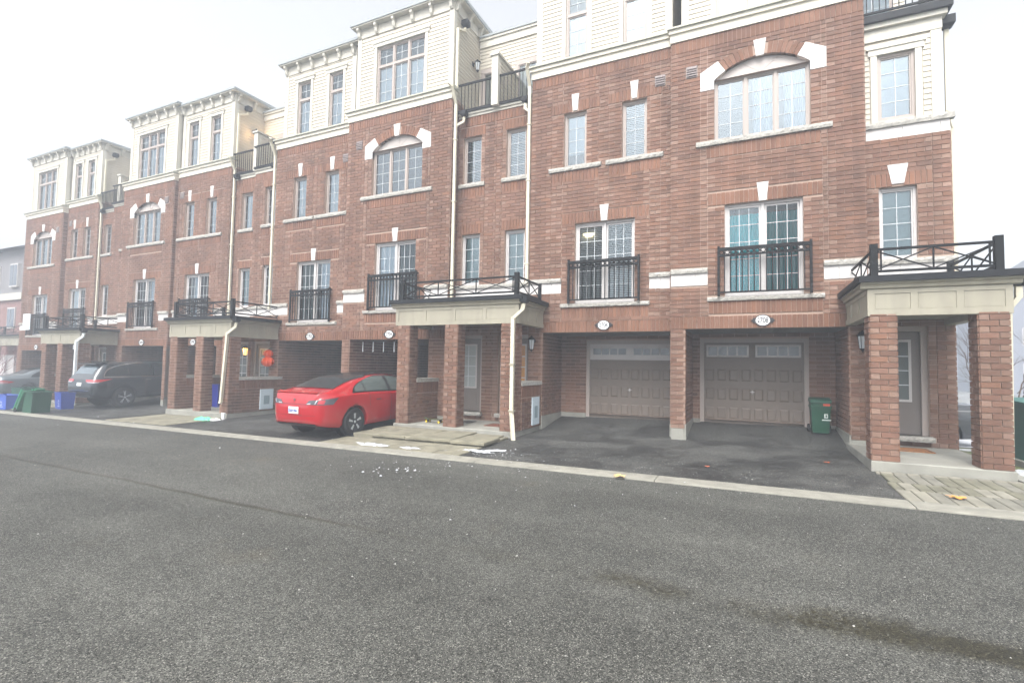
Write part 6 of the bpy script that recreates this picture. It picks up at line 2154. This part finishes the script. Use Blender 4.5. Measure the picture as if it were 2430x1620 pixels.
def snow_patch(x, y, rx, ry, rot, seed):
    """thin, torn patch: a height field with holes where the snow has melted through"""
    r = random.Random(seed)
    from mathutils import noise as mn
    mb = MB()
    n = 34
    H = {}
    for i in range(n + 1):
        for j in range(n + 1):
            a, b = -1.25 + 2.5 * i / n, -1.25 + 2.5 * j / n
            k = 1 - (a * a + b * b) + 0.9 * mn.noise(Vector((a * 1.6 + seed * 7.3, b * 1.3, seed))) + 0.9 * mn.noise(Vector((a * 4.5, b * 4.0 + seed, 3.0)))
            X, Y = x + a * rx * math.cos(rot) - b * ry * math.sin(rot), y + a * rx * math.sin(rot) + b * ry * math.cos(rot)
            H[i, j] = (X, Y, gz(X, Y) + 0.012 + max(-0.004, min(0.020, k * 0.04)), k)
    for i in range(n):
        for j in range(n):
            q = [H[i, j], H[i + 1, j], H[i + 1, j + 1], H[i, j + 1]]
            if sum(1 for w in q if w[3] > 0.02) >= 3:
                mb.poly([w[:3] for w in q])
    if mb.f: return mb.build('snow', SNOW, kind='stuff')
snow_patch(-7.1, 8.36, 0.42, 0.15, -0.1, 1)
snow_patch(-6.15, 8.35, 0.28, 0.10, -0.05, 2)
snow_patch(-4.75, 8.62, 0.34, 0.10, -0.15, 4)
snow_patch(-4.45, 8.82, 0.24, 0.08, 0.3, 6)
snow_patch(4.15, 10.45, 0.4, 0.35, 0.1, 8)
snow_patch(5.2, 13.4, 1.6, 0.35, 0.3, 9)
# crumbs of ice and pale grit
def crumbs(name, mt, spots, kind='stuff'):
    r = random.Random(21)
    mb = MB()
    for cx, cy, sx, sy, n, s0, s1 in spots:
        for _ in range(n):
            x, y = r.gauss(cx, sx), r.gauss(cy, sy)
            if -8.2 < x < -4.7 and y > 9.0: continue
            if (y > 9.7 or y > curb_front(x) + 0.38) and x > 1.75: continue
            s = r.uniform(s0, s1) * (0.5 + r.random() ** 3)
            z = gz(x, y) + (0.026 if 0 < y - curb_front(x) < 0.4 else 0.002)
            if -8.4 < x < -5 and 8.0 < y < 9.1: z += 0.02
            a = r.uniform(0, 6.28)
            P = [(x + s * math.cos(a + q) * k, y + s * math.sin(a + q) * k, z) for q, k in ((0, 1), (1.5, 0.7), (2.9, 1.1), (4.4, 0.8))]
            t = (x + s * 0.1, y, z + s * r.uniform(0.5, 0.9))
            for i in range(4): mb.poly((P[i], P[(i + 1) % 4], t))
    return mb.build(name, mt, kind=kind)
crumbs('snow_crumbs', SNOW, [(-4.9, 7.2, 0.9, 0.45, 80, 0.006, 0.016), (-5.2, 6.6, 0.35, 0.25, 26, 0.008, 0.03), (-4.4, 8.6, 0.5, 0.3, 160, 0.004, 0.013), (-3.2, 8.2, 1.6, 0.8, 130, 0.004, 0.011), (-13, 7.6, 4.0, 0.9, 24, 0.010, 0.022), (-4.2, 5.6, 1.6, 0.9, 18, 0.006, 0.014), (-0.6, 7.2, 2.0, 0.6, 24, 0.005, 0.012), (-3.4, 10.4, 0.6, 0.5, 26, 0.005, 0.012)])
crumbs('grit', mat('pale_grit', (0.34, 0.335, 0.31), 0.8), [(-1.0, 8.7, 2.2, 0.7, 1500, 0.004, 0.008), (-3.0, 10.6, 0.8, 0.7, 160, 0.004, 0.01), (-0.6, 5.2, 2.0, 1.5, 260, 0.004, 0.010), (-4.0, 5.0, 3.0, 1.5, 220, 0.004, 0.012), (-0.4, 3.2, 1.1, 0.7, 60, 0.003, 0.008)])

# ------------------------------------------------------------------ beyond the ends of the row
tf = thing('transformer_box', 'dark green utility cabinet on a concrete pad at the right edge', 'cabinet', (4.75, 11.55, gz(4.7, 11.5)))
zt_ = tf.location.z
MB().box(4.08, 5.5, 10.95, 12.2, zt_ - 0.3, zt_ + 0.09).build('pad', CONCRETE, tf)
b = MB().box(4.15, 5.4, 11.05, 12.1, zt_ + 0.09, zt_ + 1.02).build('cabinet', mat('utility_green', s2l((24, 84, 76)), 0.5), tf)
MB().prism([(4.11, 11.0, zt_ + 1.02), (4.11, 12.15, zt_ + 1.02), (4.11, 12.15, zt_ + 1.10), (4.11, 11.0, zt_ + 1.05)], (1.33, 0, 0)).build('lid', mat('utility_green_lid', s2l((30, 92, 84)), 0.5), tf)
MB().box(4.74, 4.76, 11.043, 11.05, zt_ + 0.15, zt_ + 0.98).box(4.8, 4.84, 11.03, 11.05, zt_ + 0.5, zt_ + 0.62).build('latch', BLACKMETAL, tf, b)

def branches(mb, p, d, L, r, depth, rn):
    q = p + d * L
    mid = p.lerp(q, 0.5) + Vector((rn.uniform(-1, 1), rn.uniform(-1, 1), rn.uniform(-0.5, 1))) * L * 0.07
    mb.tube([p, mid, q], r, 5, r1=r * 0.6, cap=False)
    if depth == 0: return
    for k in range(rn.choice((2, 3, 3))):
        ax = Vector((rn.gauss(0, 1), rn.gauss(0, 1), rn.gauss(0, 0.5)))
        nd = (d + ax.normalized() * rn.uniform(0.35, 0.75) + Vector((0, 0, 0.10))).normalized()
        branches(mb, p.lerp(q, rn.uniform(0.55, 1.0)), nd, L * rn.uniform(0.6, 0.85), r * 0.55, depth - 1, rn)
BARK = mat('bark', s2l((86, 74, 68)), 0.9, noise=0.3, nscale=20)
def bare_tree(label, x, y, h, seed, n0, depth=4, spread=0.55, mt=None, nm='bare_tree', cat='tree'):
    rn = random.Random(seed)
    z = gz(x, y)
    root = thing(nm, label, cat, (x, y, z))
    tr = MB().tube([(x, y, z - 0.1), (x + 0.02, y, z + h * 0.12), (x, y, z + h * 0.25)], 0.05 * h / 3, 8, r1=0.035 * h / 3)
    tr.build('trunk', mt or BARK, root)
    mb = MB()
    for i in range(n0):
        a = 2 * math.pi * i / n0 + rn.uniform(-0.4, 0.4)
        d = Vector((math.cos(a) * spread, math.sin(a) * spread, 1)).normalized()
        branches(mb, Vector((x, y, z + h * rn.uniform(0.12, 0.25))), d, h * 0.3, 0.02 * h / 3, depth, rn)
    c = mb.build('crown', mt or BARK, root)
    return root
bare_tree('thin bare tree seen between the columns of the right-hand porch', 5.15, 14.6, 3.0, 4, 6, 4, 0.7)
bare_tree('leafless reddish shrub by the white garage at the far left edge', -38.4, 13.2, 3.2, 8, 7, 4, 0.6, mat('twig_red', s2l((120, 78, 80)), 0.9), 'bare_shrub', 'shrub')

# end house of the next row, mostly lost in fog
def far_house():
    X0, X1, Y = -56.0, -39.9, 14.8
    z = -0.7
    root = thing('far_townhouse', 'grey and pink house almost lost in fog behind the far left end', 'house', ((X0 + X1) / 2, Y, z))
    Z = lambda v: 1.59 + (v - 1.59) * 0.76
    MB().box(X0, X1, Y, Y + 10, z - 0.5, Z(6.2)).build('wall', mat('far_brick', s2l((128, 98, 94)), 0.9, noise=0.15, nscale=6), root)
    MB().box(X0 + 0.1, X1 - 0.4, Y + 0.1, Y + 10, Z(6.2), Z(10.4)).build('upper_wall', mat('far_grey_siding', s2l((120, 118, 120)), 0.8), root)
    MB().box(X0, X1 + 0.1, Y - 0.15, Y + 0.1, Z(6.2), Z(6.75)).build('cornice', TRIM, root)
    r = MB().prism([(X0, Y - 0.4, Z(10.4)), (X0, Y + 9, Z(10.4)), (X0, Y + 4, Z(13.0))], (X1 - X0 - 0.1, 0, 0))
    r.build('roof', mat('far_shingle', s2l((84, 84, 90)), 0.9), root)
    for x in (-43.8, -41.2):
        for z0, z1 in ((7.3, 9.2), (3.9, 5.6)):
            f = MB().box(x - 0.5, x + 0.5, Y - 0.06, Y + 0.12, Z(z0), Z(z1)).build('window', WHITEFRAME, root)
            for k in (-1, 1):
                MB().box(x + (0.03 if k > 0 else -0.44), x + (0.44 if k > 0 else -0.03), Y - 0.075, Y - 0.05, Z(z0) + 0.08, Z(z1) - 0.08).build('pane', mat('far_pane', s2l((90, 98, 108)), 0.1, spec=0.8), root, f)
    MB().box(-43.5, -40.3, Y - 0.1, Y, z, 1.7).build('garage_door', WHITEFRAME, root)
far_house()
# houses behind on the right, silhouettes in the fog
def far_gable(label, x0, x1, y, eave, ridge, wm, seed):
    z = -1.0
    root = thing('far_house', label, 'house', ((x0 + x1) / 2, y, z))
    MB().box(x0, x1, y, y + 9, z, eave).build('wall', wm, root)
    r = MB().prism([(x0 - 0.4, y - 0.5, eave), (x1 + 0.4, y - 0.5, eave), ((x0 + x1) / 2, y - 0.5, ridge)], (0, 10, 0))
    r.build('roof', mat('far_shingle', s2l((118, 118, 122)), 0.9), root)
    for i in range(3):
        for z0 in (1.0, 4.2):
            xx = x0 + (x1 - x0) * (i + 0.5) / 3
            f = MB().box(xx - 0.7, xx + 0.7, y - 0.05, y + 0.1, z0, z0 + 1.6).build('window', WHITEFRAME, root)
            MB().box(xx - 0.6, xx + 0.6, y - 0.07, y - 0.04, z0 + 0.1, z0 + 1.5).build('pane', mat('far_pane', s2l((120, 130, 140)), 0.1), root, f)
far_gable('pale gabled house in thick fog beyond the right-hand porch', 20.5, 36, 60, 9.0, 15.0, mat('far_siding', s2l((120, 122, 132)), 0.9), 1)
far_gable('faint wide house in thick fog seen between the porch columns', 15, 23, 78, 6.0, 9.0, mat('far_siding_grey', s2l((110, 112, 122)), 0.9), 2)

# ------------------------------------------------------------------ air
hz = MB().box(-430, 430, -430, 430, -3.2, 13.6).build('haze', [], kind='stuff')
hm = bpy.data.materials.new('fog_air')
hm.use_nodes = True
hn = hm.node_tree
hn.nodes.clear()
ho = hn.nodes.new('ShaderNodeOutputMaterial')
pv = hn.nodes.new('ShaderNodeVolumePrincipled')
pv.inputs['Color'].default_value = (0.68, 0.74, 0.82, 1)
pv.inputs['Density'].default_value = 0.0092
pv.inputs['Anisotropy'].default_value = 0.2
hn.links.new(pv.outputs[0], ho.inputs['Volume'])
hz.data.materials.append(hm)
